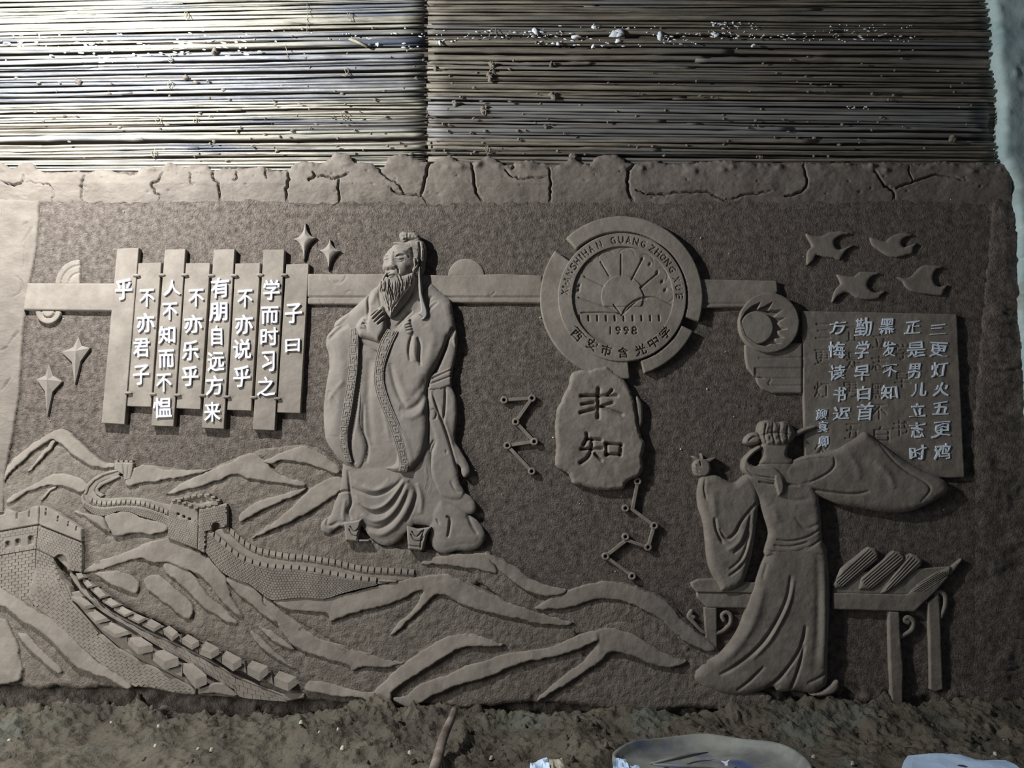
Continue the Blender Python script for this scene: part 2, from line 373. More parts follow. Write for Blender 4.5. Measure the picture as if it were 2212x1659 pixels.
kk = np.clip((b.Y - 396) / 42, 0, 1); b.H = b.H * (1 - kk) - 0.004 * kk
b.noise(0.006, 26, 21, 4); b.noise(0.010, 90, 22, 2)
cr = [(A1((0, 1162), (75, 1185), (145, 1168), (160, 1120)), 2.2), (A1((165, 1165), (300, 1180), (330, 1200), (320, 1290)), 1.2), (A1((535, 1110), (540, 1150), (520, 1200), (510, 1280)), 2.0), (A1((1045, 1095), (1020, 1150), (970, 1180), (985, 1225), (1015, 1250), (985, 1350), (965, 1370)), 2.0),
      (A1((1365, 1090), (1370, 1160), (1400, 1170), (1400, 1300)), 2.2), (A1((1218, 1110), (1218, 1160), (1245, 1185)), 1.3), (A1((1510, 1090), (1520, 1140), (1490, 1160)), 1.3), (A1((1705, 1080), (1705, 1145)), 1.5), (A1((1838, 1095), (1850, 1140), (1830, 1230), (1830, 1320)), 2.4),
      (A1((1965, 1155), (2010, 1130), (2005, 1095)), 2.4), (N1((-60, 1128), (0, 1130), (90, 1140), (170, 1108)), 2.2), (N1((92, 1145), (88, 1210), (98, 1290)), 1.9), (N1((350, 1085), (370, 1110), (420, 1150), (490, 1190), (502, 1240)), 2.0),
      (N1((430, 1190), (450, 1225), (520, 1245), (620, 1245)), 2.0), (N1((620, 1245), (650, 1140), (660, 1080), (700, 1025)), 2.8), (N1((620, 1245), (670, 1300), (645, 1330)), 1.8), (N1((945, 1040), (955, 1100), (965, 1210), (1010, 1280)), 2.6),
      (N1((1452, 1070), (1448, 1200), (1445, 1300)), 2.0), (N1((1155, 1080), (1200, 1130), (1280, 1145), (1440, 1130)), 1.7), (N1((1980, 1050), (1945, 1110), (1945, 1190), (1985, 1295)), 3.0), (N1((1985, 1215), (2080, 1240), (2192, 1245)), 1.2),
      (P1((0, 1142), (130, 1135), (330, 1125), (420, 1155), (485, 1170), (600, 1140), (740, 1120)), 1.6), (P1((918, 965), (930, 1100), (880, 1135), (800, 1150)), 2.2), (P1((1328, 1000), (1370, 1070), (1450, 1130), (1455, 1190)), 2.2), (P1((1450, 1105), (1540, 1080), (1690, 1035), (1850, 1060)), 1.7), (P1((1530, 970), (1550, 1070)), 1.2), (N1((1215, 1045), (1205, 1090)), 2.6)]
for p, wd in cr:
    P = cat(p, 6, False); P = P + np.stack([vnoise(P[:, 0] / 5, P[:, 1] / 5, 3), vnoise(P[:, 0] / 5, P[:, 1] / 5, 4)], 1) * 6
    b.stroke(list(P), wd * 0.75, -0.045, sm=0)
for i in range(60): b.bump(random.uniform(0, 2180), random.uniform(362, 425), random.uniform(1.5, 4), random.uniform(1, 2), -0.010)
for i in range(90): b.bump(random.uniform(0, 2180), random.uniform(350, 372), random.uniform(5, 13), random.uniform(4, 9), random.uniform(0.004, 0.016))
tag(b.build('trim_1', M_BD, None, 0.03, floor=-0.02), kind='structure')
# left and right clay borders
b = Relief.of([[(-95, 425), (95, 1100)]], 2.6)
b.layer([(-92, 425), (84, 432), (78, 530), (62, 610), (50, 700), (40, 850), (26, 940), (12, 1010), (6, 1110), (-92, 1110)], 0.022, r=5, edge=0.6, sm=0, wob=2)
b.noise(0.006, 40, 5, 4)
for p in ([LC((150, 215), (165, 195), (195, 185))], [LC((215, 210), (195, 250), (150, 325))], [LC((160, 340), (165, 420), (158, 490))], [LC((100, 540), (145, 580), (140, 640), (75, 690))], [LC((55, 1005), (90, 950), (130, 910))], [LC((0, 1310), (40, 1260), (75, 1215))], [LC((0, 1040), (60, 1010))], [A1((15, 1400), (30, 1290), (80, 1210))]):
    b.stroke(p[0], 1.8, -0.02); b.stroke([(x + 3, y + 1) for x, y in p[0]], 2, 0.006)
tag(b.build('trim_2', M_BD, None, 0.02), kind='structure')
b = Relief.of([[(2120, 440), (2330, 1560)]], 4)
b.layer([(2150, 430), (2196, 425), (2203, 520), (2206, 640), (2212, 700), (2330, 705), (2330, 1570), (2080, 1570), (2100, 1000)], 0.030, r=60, edge=0.0, sm=1, wob=6)
b.noise(0.02, 40, 25, 4)
for i in range(14):
    x = random.uniform(2140, 2190); y = random.uniform(460, 1500); b.stroke([(x, y), (x + 25, y + random.uniform(-8, 8)), (x + 60, y + random.uniform(-14, 14))], 2.2, -0.014)
tag(b.build('trim_3', M_RO, None, 0.03), kind='structure')
# plastered wall return on the right
P = [(2140, -60), (2143, 0), (2150, 60), (2152, 130), (2162, 190), (2166, 232), (2162, 300), (2168, 340), (2180, 370), (2195, 400), (2203, 520), (2206, 640), (2209, 720), (2300, 1500), (2700, 1500), (2700, -60)]
b = Relief(2120, -60, 2700, 1500, 5); b.layer(P, 0.075, r=14, edge=0.2, sm=2, wob=6); b.noise(0.02, 60, 45, 4)
for i in range(30): b.bump(random.uniform(2150, 2230), random.uniform(0, 700), random.uniform(3, 7), random.uniform(4, 12), random.uniform(-0.012, 0.012))
tag(b.build('wall_right', M_PL, None, 0.05, floor=-0.05), kind='structure')

# muddy floor
nx, ny = 860, 200
gx = np.linspace(-4.3, 4.6, nx); gy = np.linspace(0.02, -2.4, ny); X, Y = np.meshgrid(gx, gy)
d = -Y
Z = 0.005 * np.exp(-(d / 0.20) ** 2) + 0.03 * np.exp(-(d / 0.7) ** 2) + fbm(X, Y * 0.8, 71, 0.42, 3) * 0.10
Zr = fbm(X + 0.3 * Y, Y, 72, 0.11, 4, 0.6)
Z += (Zr + 0.9 * np.abs(fbm(X, Y, 78, 0.07, 3))) * 0.088 * (0.45 + 0.55 * np.clip(fbm(X, Y, 75, 0.8, 2) + 0.55, 0, 1)) * (0.5 + 0.5 * np.exp(-(d / 0.5) ** 2))
Z -= 0.02; Z += 0.03 * np.exp(-(d / 0.25) ** 2) * fbm(X, Y, 79, 0.2, 3)
def ground(x, y):
    i = int(round((x + 4.3) / 8.9 * (nx - 1))); j = int(round((0.02 - y) / 2.42 * (ny - 1)))
    return float(Z[min(max(j, 0), ny - 1), min(max(i, 0), nx - 1)])
def flat_at(cx, cy, r, z):
    global Z
    k = np.clip((r * 1.15 - np.hypot(X - cx, (Y - cy))) / (r * 0.2), 0, 1); Z = Z * (1 - k) + np.minimum(Z, z) * k
basC = G(1535, 1662, 0.03); flat_at(basC.x, basC.y, 0.52, -0.03)
shC = G(2075, 1672, 0.05); flat_at(shC.x, shC.y, 0.40, 0.02)
idx = np.arange(nx * ny).reshape(ny, nx)
Fq = np.stack([idx[:-1, :-1], idx[1:, :-1], idx[1:, 1:], idx[:-1, 1:]], -1).reshape(-1, 4)
tag(mk('floor', np.stack([X.ravel(), Y.ravel(), Z.ravel()], 1), Fq, M_MUD, None, True), kind='structure')
tag(mk('floor_yard', [(-9, -2.35, -0.03), (9, -2.35, -0.03), (9, -12, -0.03), (-9, -12, -0.03)], [(0, 3, 2, 1)], M_MUD), kind='structure')

# ------------------------------------------------------------------ bamboo mats above the clay
def cane(mt, x0, y0, x1, y1, r, dep, m, seed, parent):
    """one horizontal cane between two photo points, r in px, nodes and a slight wander"""
    a = W(x0, y0, dep); c = W(x1, y1, dep); R = r * 0.00315; n = 26; k = 7; V = []; ph = seed * 1.37
    nodes = {int((ph * 3) % 7) + 1 + 7 * q for q in range(4)}
    sx = random.uniform(-.3, .3)
    for i in range(n):
        t = i / (n - 1); p = a + (c - a) * t
        p[2] += 0.0045 * math.sin(ph + t * (5 + seed % 4)) + random.uniform(-.0011, .0011); p[1] += 0.005 * math.sin(ph * 2 + t * 4)
        rr = R * (1.0 + sx * (t - .5)) * (1.24 if i in nodes else 1.0)
        for j in range(k):
            q = 2 * math.pi * j / k
            V.append((p[0], p[1] - rr * math.cos(q), p[2] + rr * math.sin(q)))
    f = [(i * k + j, (i + 1) * k + j, (i + 1) * k + (j + 1) % k, i * k + (j + 1) % k) for i in range(n - 1) for j in range(k)]
    f += [tuple(range(k)), tuple(range((n - 1) * k, n * k))[::-1]]
    o = mk('cane', V, f, m, parent, True); return o
matL = thing('bamboo_mat', (400, 340), 'pale brightly lit split bamboo mat nailed above the clay on the left', 'mat', 'bamboo mats above the relief', 0.0)
matR = thing('bamboo_mat', (1500, 340), 'brown shaded bamboo mat above the clay with white plaster splashes, reaching the pillar', 'mat', 'bamboo mats above the relief', 0.0)
big = {0: [36, 84, 116, 150, 196, 205, 285], 1: [34, 108, 118, 186, 280, 300]}
for side, par in ((0, matL), (1, matR)):
    y = -150.0; q = 0
    while y < 362:
        th = any(abs(y - v) < 4 for v in big[side])
        r = random.uniform(5.0, 6.4) if th else (random.choice([1.7, 2.0, 2.3, 2.6, 3.0]) if side == 0 and (y > 214 or random.random() < .35) else random.choice([2.0, 2.4, 2.8, 3.2, 3.6, 4.0]))
        y += r
        if side == 0:
            f = y / 350.0
            yl = y + 26 * (1 - 0.75 * max(f, 0)) + random.uniform(-2, 2) + 3; yr = y + random.uniform(-1.2, 1.2)
            mm = M_BAM3 if (100 < y < 214 or 66 < y < 74) and random.random() < .8 else M_BAM; xl, xr = -330 + random.uniform(-40, 0), 920 + random.uniform(-4, 1)
        else:
            yl = y - 2 + random.uniform(-1.2, 1.2); yr = y + 12 * math.sin(max(min(y / 350, 1), 0) * 2.4) * 0.8 + random.uniform(-2, 2)
            mm = M_BAMB; xl, xr = 923 + random.uniform(-2, 3), 2146 + y * 0.05 + random.uniform(-6, 6)
            if 208 < y < 296: mm = M_BAM2; xr = 2135 + random.uniform(-2, 2)
        dep = random.uniform(-0.026, 0.006) + (0.008 if th else 0)
        # some courses are two shorter canes meeting under the tie line
        if random.random() < 0.3:
            s = random.uniform(0.25, 0.75); xm = xl + (xr - xl) * s; ym = yl + (yr - yl) * s
            cane(par, xl, yl, xm, ym, r, dep, mm, q, par); q += 1
            cane(par, xm - 30, ym + random.uniform(-1.5, 1.5), xr, yr, r * random.uniform(.7, 1.1), dep - 0.004, mm, q, par)
        else: cane(par, xl, yl, xr, yr, r, dep, mm, q, par)
        q += 1; y += r * random.choice([0.8, 0.9, 1.0, 1.2, 1.6, 2.2])
    # thin rear layer seen through the gaps, too slight to pick apart
def blob(V, Fc, c, rx, ry, rz, rot=0, jit=0.25, up=False):
    k0 = len(V)
    k = len(V); n = 7; c = np.asarray(c, float); cr_, sr = math.cos(rot), math.sin(rot)
    V.append((c[0], c[1] - ry, c[2]))
    for ring, (rad, dp) in enumerate(((0.62, 0.75), (1.0, 0.1))):
        for i in range(n):
            a = 2 * math.pi * i / n; m_ = rad * (1 + random.uniform(-jit, jit)); u, v = rx * m_ * math.cos(a), rz * m_ * math.sin(a)
            V.append((c[0] + u * cr_ - v * sr, c[1] - ry * dp + (ry * 0.5 if ring else 0), c[2] + u * sr + v * cr_))
    for i in range(n):
        j = (i + 1) % n; Fc.append((k, k + 1 + j, k + 1 + i)); Fc.append((k + 1 + i, k + 1 + j, k + 1 + n + j, k + 1 + n + i))
    if up:      # dome pointing up instead of out of the wall
        for q in range(k0, len(V)): d = (V[q][0] - c[0], V[q][1] - c[1], V[q][2] - c[2]); V[q] = (c[0] + d[0], c[1] + d[2], c[2] - d[1])
def blobs(name, specs, m, kind='stuff', parent=None, label=None, dep=0.012, catg=None):
    V, Fc = [], []
    for (x, y, a, b_, th) in specs: blob(V, Fc, W(x, y, dep), a * .00315, th, b_ * .00315, random.uniform(-.3, .3))
    o = mk(name, V, Fc, m, parent, True); tag(o, label, catg, kind=kind); return o
sp = []
for (x0, x1, y0, y1, n) in ((1000, 1180, 66, 82, 34), (1150, 1420, 52, 100, 50), (1420, 1520, 70, 96, 30), (1530, 1640, 48, 84, 60), (1640, 1780, 66, 88, 26), (1790, 1980, 52, 90, 50), (1830, 1880, 230, 236, 12), (740, 920, 60, 110, 24), (500, 760, 60, 100, 20), (930, 990, 56, 96, 10)):
    for i in range(n): sp.append((random.uniform(x0, x1), random.uniform(y0, y1), random.choice([1.2, 2, 3, 5]), random.uniform(0.9, 1.8), 0.004))
blobs('plaster_spatter', sp, M_WH, label='fine white plaster spatter dried across the bamboo canes', catg='plaster', dep=0.014)
sp = []
for i in range(120): sp.append((random.uniform(0, 560), random.gauss(96, 16), random.choice([1.5, 3, 5, 8]), random.uniform(1, 2.2), 0.004))
blobs('plaster_spatter', sp, M_WH, label='white plaster spatter in the glaring patch of the left mat', catg='plaster', dep=0.014)
for (x, y, a, b_, lab) in ((1155, 68, 7, 8, 'left of the group, beside a twine end'), (1284, 58, 6, 5, 'small hooked one at the top'), (1332, 72, 16, 9, 'widest one, spread over two canes'), (1245, 81, 12, 5, 'flat one below the hooked one'), (1338, 88, 9, 5, 'hanging under the widest one'), (1426, 78, 7, 10, 'tall curled one'), (1545, 74, 9, 5, 'on the right, nearest the middle of the right mat'), (1205, 95, 5, 4, 'low one at bottom left'), (1283, 100, 6, 4, 'lowest one'), (1627, 98, 5, 4, 'lone dot at the right end'), (815, 94, 4, 5, 'small one on the left mat'), (950, 92, 3, 5, 'just right of the mat joint')):
    V, Fc = [], []
    for q in range(3): blob(V, Fc, W(x + random.uniform(-a, a) * .5, y + random.uniform(-b_, b_) * .5, 0.016), a * .0026, .008, b_ * .0026, random.uniform(-.6, .6), .4)
    tag(mk('plaster_splash', V, Fc, M_WH, None, True), 'white plaster splash on the bamboo, ' + lab, 'plaster', 'white plaster splashes on the bamboo')
sp = [(random.uniform(0, 2130), random.triangular(30, 356, 330), random.uniform(2, 6), random.uniform(1.5, 4), 0.008) for i in range(230)]
blobs('clay_crumb', sp, M_BD, label='small clay crumbs stuck along the bamboo canes', catg='clay', dep=0.012)
def tubeV(pts, r, k=6, close=False):
    pts = [np.asarray(p, float) for p in pts]; V = []; n = len(pts)
    for i in range(n):
        t = pts[min(i + 1, n - 1)] - pts[max(i - 1, 0)]; t /= np.linalg.norm(t) + 1e-9
        u = np.cross(t, [0.3, 1, 0.2]); u /= np.linalg.norm(u) + 1e-9; v = np.cross(t, u); rr = r[i] if hasattr(r, '__len__') else r
        for j in range(k): V.append(pts[i] + rr * (math.cos(2 * math.pi * j / k) * u + math.sin(2 * math.pi * j / k) * v))
    f = [(i * k + j, i * k + (j + 1) % k, (i + 1) * k + (j + 1) % k, (i + 1) * k + j) for i in range(n - 1) for j in range(k)]
    f += [tuple(range(k))[::-1], tuple(range((n - 1) * k, n * k))]
    return V, f
ties = [(400, 28, 'upper left mat, highest'), (372, 120, 'left mat below the glare'), (366, 180, 'left mat, middle of the left row'), (345, 255, 'left mat, long dangling end'), (421, 255, 'left mat, right of the dangling one'), (333, 328, 'left mat, lowest'), (752, 30, 'left mat near its joint, at the top'), (750, 150, 'left mat near its joint, curled'), (740, 245, 'left mat near its joint, muddy'), (1065, 68, 'right mat, straddling like an A'), (1060, 150, 'right mat, clay covered upper one'), (1048, 238, 'right mat, middle of its row'), (1050, 318, 'right mat, just above the clay'), (618, 112, 'left mat, stiff upright one'), (663, 35, 'left mat, single thin hanging strand')]
for i, (x, y, lab) in enumerate(ties):
    pts = []; n = 14
    if lab.endswith('strand'): pts = [W(663, 5, .02), W(664, 30, .022), W(663, 68, .02)]
    elif 'A' in lab: pts = [W(1056, 80, .02), W(1062, 62, .03), W(1070, 60, .03), W(1073, 80, .02)]
    elif 'upright' in lab: pts = [W(616, 96, .02), W(620, 112, .028), W(622, 128, .02)]
    else:
        for q in range(n):
            a = q / (n - 1) * 2 * math.pi * 1.35; pts.append(W(x + (3 + q * .2) * math.cos(a + i) + q * .3 * (-1) ** i + random.uniform(-1, 1), y + 8 * math.sin(a + i) + q * .6, 0.02 + 0.008 * math.sin(a * 2)))
    V, f = tubeV(pts, 0.0026 if 'strand' not in lab else 0.002)
    tag(mk('twine_tie', V, f, M_TW, None, True), 'twine tie on the bamboo, ' + lab, 'twine', 'twine ties on the bamboo mats')
for (x, y, a, lab) in ((1062, 138, 8, 'top of the row on the right mat'), (1060, 165, 9, 'under the top one'), (1047, 236, 9, 'below the middle of the right mat'), (1196, 210, 10, 'on the right mat, second row, largest'), (1190, 138, 6, 'second row, upper'), (1238, 335, 9, 'leaning lump just above the clay edge'), (2060, 296, 10, 'at the right end beside the pillar'), (462, 112, 8, 'on the left mat beside the glare'), (168, 175, 7, 'on the left mat, far left'), (400, 165, 7, 'on the left mat, centre'), (940, 148, 6, 'just right of the mat joint'), (982, 225, 8, 'right of the joint, lower')):
    V, Fc = [], []
    for q in range(4): blob(V, Fc, W(x + random.uniform(-a, a) * .5, y + random.uniform(-a, a) * .7, 0.014), a * .0022, .016, a * .002, random.uniform(-.6, .6), .35)
    tag(mk('clay_lump', V, Fc, M_BD, None, True), 'clay lump stuck on the bamboo, ' + lab, 'clay', 'clay lumps stuck on the bamboo')
V, f = tubeV([W(756, 84, .03), W(775, 92, .034), W(793, 101, .03)], 0.011, 6); tag(mk('bamboo_chip', V, f, M_TW, None, True), 'short slanting bamboo chip lying on the left mat near the joint', 'chip')
# ------------------------------------------------------------------ lettering glyphs
ALLB = '子曰学而时习之不亦说乎有朋自远方来乐人知愠君'
ALLR = '三更灯火五更鸡正是男儿立志时黑发不知勤学早白首方悔读书迟颜真卿'
load_glyphs(sorted(set(ALLB)), 0.014, 'B'); load_glyphs(sorted(set(ALLR)), 0.010, 'R')
load_glyphs(sorted(set('西安市含光中学XIANSHGUZOE1998' + ALLR)), 0.004, '', 2)

# ------------------------------------------------------------------ bars running behind the motifs
def bar(poly, h, label, extra=None, st=2.0, noise=0.002):
    b = Relief.of([poly], st); b.layer(poly, h, r=2.5, edge=0.75, sm=0); b.noise(noise, 60, 12, 3)
    if extra: extra(b)
    return tag(b.build('clay_bar', M_SM, None), label, 'relief', 'horizontal clay bars')
bar(LC((178, 588), (780, 590), (760, 772), (152, 765)), 0.036, 'plain wide clay bar left of the inscribed slips, between two ring halves')
def ex(b):
    b.stroke([(x, 641) for x in (660, 900, 1175)], 1.3, -0.010, taper=False); b.H -= np.where(b.Y > 641, 0.006, 0)
    for cx, cy, r, a0, a1 in ((318, 545, 88, 200, 355), (318, 545, 72, 250, 300), (240, 755, 75, 190, 330), (440, 748, 50, 30, 150), (1690, 685, 52, 250, 350)):
        b.stroke([K((x, y))[0] for x, y in circ(cx, cy, r, 10, a0, a1)], 1.3, -0.007, sm=3)
bar(K((60, 545), (300, 548), (800, 545), (1350, 560), (1800, 545), (2160, 560), (2160, 805), (1380, 800), (800, 815), (60, 815)), 0.032, 'long clay bar with an incised lower strip passing behind the bearded figure', ex)
def ex2(b): b.stroke([(1500, 656), (1700, 656)], 1.3, -0.010, taper=False)
bar(E((1400, 515), (1955, 525), (1962, 600), (1900, 700), (1400, 712)), 0.026, 'short clay bar between the round school emblem and the crescent disc', ex2)
def ringhalf(name, c, r, a0, a1, steps, h, label, clip=None):
    P = circ(c[0], c[1], r, 30, a0, a1)
    if a1 - a0 < 100: P = P + [c]
    b = Relief.of([P], 1.6)
    for i, (rr, hh) in enumerate(steps):
        Q = circ(c[0], c[1], rr, 30, a0, a1); Q = Q + [c] if a1 - a0 < 100 else Q
        b.layer(Q, hh, r=3 if hh != .0085 else 26, edge=0.7 if hh != .0085 else 0.05, sm=0, mode='over')
    return tag(b.build(name, M_SM), label, 'relief', 'small ring reliefs by the bar')
c0 = LC((528, 594))[0]; ringhalf('ring_relief', c0, 53, 90, 180, ((53, .022), (42, .014), (38, .024), (26, .0161), (22, .026)), 0.02, 'quarter disc with stepped rings standing on the left bar')
c0 = LC((318, 774))[0]; ringhalf('ring_relief', c0, 27, 180, 360, ((27, .030), (16, .018), (13, .034)), 0.02, 'small half disc with a ring hanging under the left bar')
c0 = (1007, 598); ringhalf('ring_relief', c0, 40, 0, 180, ((40, .0085),), 0.02, 'faint low mound on the long bar, right of the bearded figure')
c0 = K((240, 812))[0]

# ------------------------------------------------------------------ book of inscribed slips
scroll = thing('slip_book', (440, 940), 'raised book of eight tall clay slips tied together, covered with white characters', 'relief', None, 0.0)
slips = [((175, 255), (330, 250), (228, 1515), (62, 1505)), ((320, 360), (492, 355), (418, 1390), (246, 1385)), ((517, 262), (665, 258), (580, 1530), (420, 1525)), ((668, 360), (842, 358), (772, 1408), (600, 1400)),
         ((868, 262), (1018, 258), (940, 1548), (783, 1540)), ((1023, 362), (1202, 358), (1137, 1418), (965, 1412)), ((1225, 262), (1375, 262), (1305, 1558), (1148, 1553)), ((1388, 368), (1550, 362), (1488, 1435), (1321, 1430))]
chars = [[('乎', 222, 545, 122, 150)], [('不', 388, 608, 108, 125), ('亦', 378, 785, 128, 140), ('君', 350, 965, 115, 135), ('子', 348, 1160, 115, 140)],
         [('人', 570, 535, 122, 108), ('不', 553, 705, 108, 122), ('知', 532, 872, 122, 128), ('而', 528, 1045, 112, 128), ('不', 510, 1215, 108, 125), ('愠', 500, 1395, 135, 145)],
         [('不', 742, 608, 108, 124), ('亦', 720, 795, 130, 130), ('乐', 700, 985, 120, 140), ('乎', 698, 1168, 122, 148)],
         [('有', 912, 535, 130, 142), ('朋', 900, 708, 128, 130), ('自', 890, 878, 78, 140), ('远', 882, 1065, 122, 138), ('方', 872, 1235, 126, 140), ('来', 858, 1422, 118, 142)],
         [('不', 1092, 615, 108, 126), ('亦', 1085, 795, 130, 138), ('说', 1070, 975, 128, 140), ('乎', 1068, 1172, 122, 152)],
         [('学', 1282, 550, 115, 145), ('而', 1270, 730, 122, 120), ('时', 1265, 885, 125, 130), ('习', 1258, 1062, 92, 142), ('之', 1242, 1240, 128, 138)], [('子', 1440, 718, 122, 138), ('曰', 1432, 950, 104, 92)]]
for i, (q, cs) in enumerate(zip(slips, chars)):
    h = 0.046 if i % 2 == 0 else 0.036
    s = prism('slip', SC_(*q), h, M_SM, scroll, bev=1.0)
    for k, (c, x, y, ww, hh) in enumerate(cs):
        (px, py), = SC_((x, y)); o = letter(c, px, py, ww / 3.318, hh / 3.318, h, 0.014, M_LET, s, 'B', 0.0, 0.05, k + i * 7); o['label'] = 'white raised character'
for i, (x, y) in enumerate([(310, 447), (493, 443), (655, 443), (848, 447), (1012, 447), (1200, 443), (1370, 443), (252, 1290), (428, 1298), (603, 1305), (783, 1308), (958, 1318), (1152, 1322), (1322, 1330)]):
    b = Relief.of([SC_((x - 30, y - 16), (x + 30, y + 16))], 1.0)
    b.layer(SC_((x - 26, y - 2), (x - 14, y - 11), (x + 14, y - 11), (x + 26, y - 2), (x + 20, y + 9), (x - 20, y + 9)), 0.058, r=4, edge=0.72)
    b.build('tie', M_SM, scroll)

# ------------------------------------------------------------------ stars
def star(top, right, bottom, left, cen, inner, h, label, curved, conv):
    pts = []; tips = [top, right, bottom, left]
    if not curved:
        P = []
        for i in range(4):
            a = np.array(tips[i]); b_ = np.array(tips[(i + 1) % 4]); c = np.array(cen)
            P += [tuple(a), tuple(c + (((a + b_) / 2) - c) * inner)]
        P = np.array(conv(P)); c = np.array(conv([cen]))[0]
        n = 8; r1 = W(P[:, 0], P[:, 1], h * .5); r2 = r1.copy(); r1[:, 1] = 0.01; r2[:, 1] = -h * .45
        ct = W(c[0], c[1], h * .5); ct[1] = -h
        V = np.concatenate([r1, r2, [ct]]); f = []
        for i in range(n):
            j = (i + 1) % n; f += [(i, j, j + n, i + n), (i + n, j + n, 16)]
        o = mk('star_relief', V, f, M_FIG)
    else:
        P = []
        for i in range(4):
            a = np.array(tips[i], float); b_ = np.array(tips[(i + 1) % 4], float); c = np.array(cen, float); m = c + ((a + b_) / 2 - c) * inner
            for t in np.linspace(0, 1, 9)[:-1]: P.append(tuple((1 - t) ** 2 * a + 2 * t * (1 - t) * (m * 1.15 - (a + b_) * .075) + t * t * b_))
        P = conv(P); b = Relief.of([P], 1.2); b.layer(P, h, r=9, edge=0.45, sm=0, pw=1.4); o = b.build('star_relief', M_FIG)
    return tag(o, label, 'star', 'four pointed clay stars')
star((520, 945), (595, 1018), (495, 1262), (408, 1045), (515, 1042), 0.62, 0.05, 'faceted four pointed star left of the slips, upper right of its pair', False, lambda p: LC(*p))
star((323, 1125), (410, 1240), (312, 1475), (242, 1228), (325, 1234), 0.60, 0.05, 'faceted four pointed star at far left, lower of its pair', False, lambda p: LC(*p))
star((1520, 50), (1605, 172), (1510, 355), (1430, 182), (1520, 185), 0.28, 0.040, 'larger curved star above the right end of the slips', True, lambda p: SC_(*p))
star((1697, 170), (1783, 268), (1685, 425), (1612, 265), (1700, 265), 0.28, 0.036, 'smaller curved star between the slips and the bearded head', True, lambda p: SC_(*p))

# ------------------------------------------------------------------ school emblem
em = thing('round_emblem', (1342, 820), 'large round clay school emblem with sunrise, open book, year and broken outer ring', 'emblem', None, 0.0)
ecx, ecy = E((893, 640))[0]
def sector(a0, a1, r0, r1, cx=ecx, cy=ecy): return circ(cx, cy, r1, 34, a0, a1) + circ(cx, cy, r0, 34, a0, a1)[::-1]
for (a0, a1, r0, r1) in ((144.8, 276, 132, 176), (287, 335, 143, 171), (343, 492.6, 143, 176)):
    P = sector(a0, a1, r0, r1); b = Relief.of([P], 1.8); b.layer(P, 0.042, r=2.2, edge=0.8, sm=0); b.noise(0.003, 40, 5, 3); b.build('ring_segment', M_SM, em)
rcx, rcy = E((898, 638))[0]
b = Relief(rcx - 140, rcy - 140, rcx + 140, rcy + 140, 1.15)
b.layer(circ(rcx, rcy, 139, 72), 0.050, r=2.2, edge=0.85, sm=0); b.cut(circ(rcx + 1, rcy - 1, 109, 72), sm=0)
b.H -= np.clip((160 - (b.X + b.Y - rcx - rcy) * 0.0 - 160) / 100, 0, 0)
for ch, a in zip("XIAN" + "SHI" + "HAN" + "GUANG" + "ZHONG" + "XUE", (175, 170, 162.5, 155, 147.5, 141, 135.5, 130, 122.5, 113.5, 99, 91, 83.5, 76, 68, 58, 51, 44, 37, 29, 18, 9.5, 1)):
    r = 124; x, y = rcx + r * math.cos(math.radians(a)), rcy - r * math.sin(math.radians(a))
    b.glyph(ch, x, y, 4 if ch == 'I' else 11, 15, math.radians(90 - a), -0.008)
b.bump(rcx + 124 * math.cos(math.radians(166.5)), rcy - 124 * math.sin(math.radians(166.5)) , 1.3, 2.2, -0.008)
for ch, (x, y) in zip('西安市含光中学', ((595, 893), (695, 962), (793, 1000), (908, 1015), (1025, 995), (1113, 945), (1190, 880))):
    (px, py), = E((x, y)); a = math.atan2(px - rcx, py - rcy); b.glyph(ch, px, py, 23, 23, -a * 0.9, -0.014)
b.noise(0.0025, 40, 6, 3); b.build('inscribed_ring', M_SM, em)
b = Relief(rcx - 111, rcy - 111, rcx + 111, rcy + 111, 1.15)
b.layer(circ(rcx + 1, rcy - 1, 110.5, 72), 0.038, r=1, edge=0.95, sm=0)
sunp = circ(*E((897, 632))[0], 45, 30, -10, 190) + E((700 + 55, 690), (840, 700), (895, 750), (960, 690), (1045, 650)); b.H += np.where(sdist(b.X, b.Y, np.array(circ(*E((897, 632))[0], 45, 40, 0, 360))) > 0, 0.006, 0) * (b.Y < E((0, 700))[0][1])
for p in (((890, 345), (890, 492)), ((752, 398), (808, 492)), ((640, 498), (772, 562)), ((1035, 380), (962, 520)), ((1143, 475), (1022, 575)), ((1022, 575), (1045, 625)), ((840, 690), (895, 758)), ((895, 760), (935, 700), (1025, 645), (1130, 642), (1240, 690)), ((895, 760), (1000, 665), (1060, 650)), ((895, 758), (830, 722), (740, 690), (600, 640)), ((620, 745), (760, 742), (880, 750))):
    b.stroke(E(*p), 1.4, -0.010, taper=False)
for i in range(7):
    a0 = 175 - i * 26; (x, y), = E((897 + 300 * math.cos(math.radians(a0 - 13)), 650 - 290 * math.sin(math.radians(a0 - 13)))); b.stroke(circ(x, y, 18, 8, a0 - 93, a0 + 67), 1.6, -0.004)
for x, y in ((1035, 375), (1088, 412), (1138, 468), (1172, 532), (1192, 590), (600, 590), (605, 560)): b.bump(*E((x, y))[0], 2.5, 4, -0.014, 0.6)
for x in (605, 668, 728, 788, 848, 908, 970, 1030, 1090, 1150): b.stroke(E((x, 766), (x + 2, 798)), 1.5, -0.018, taper=False)
for k, ch in enumerate('1998'): (px, py), = E((818 + k * 55, 865)); b.glyph('I' if ch == '1' else ch, px, py, 2.6 if ch == '1' else 12.5, 18, 0, -0.010)
b.noise(0.003, 30, 7, 3); b.build('sunrise_disc', M_SM, em)

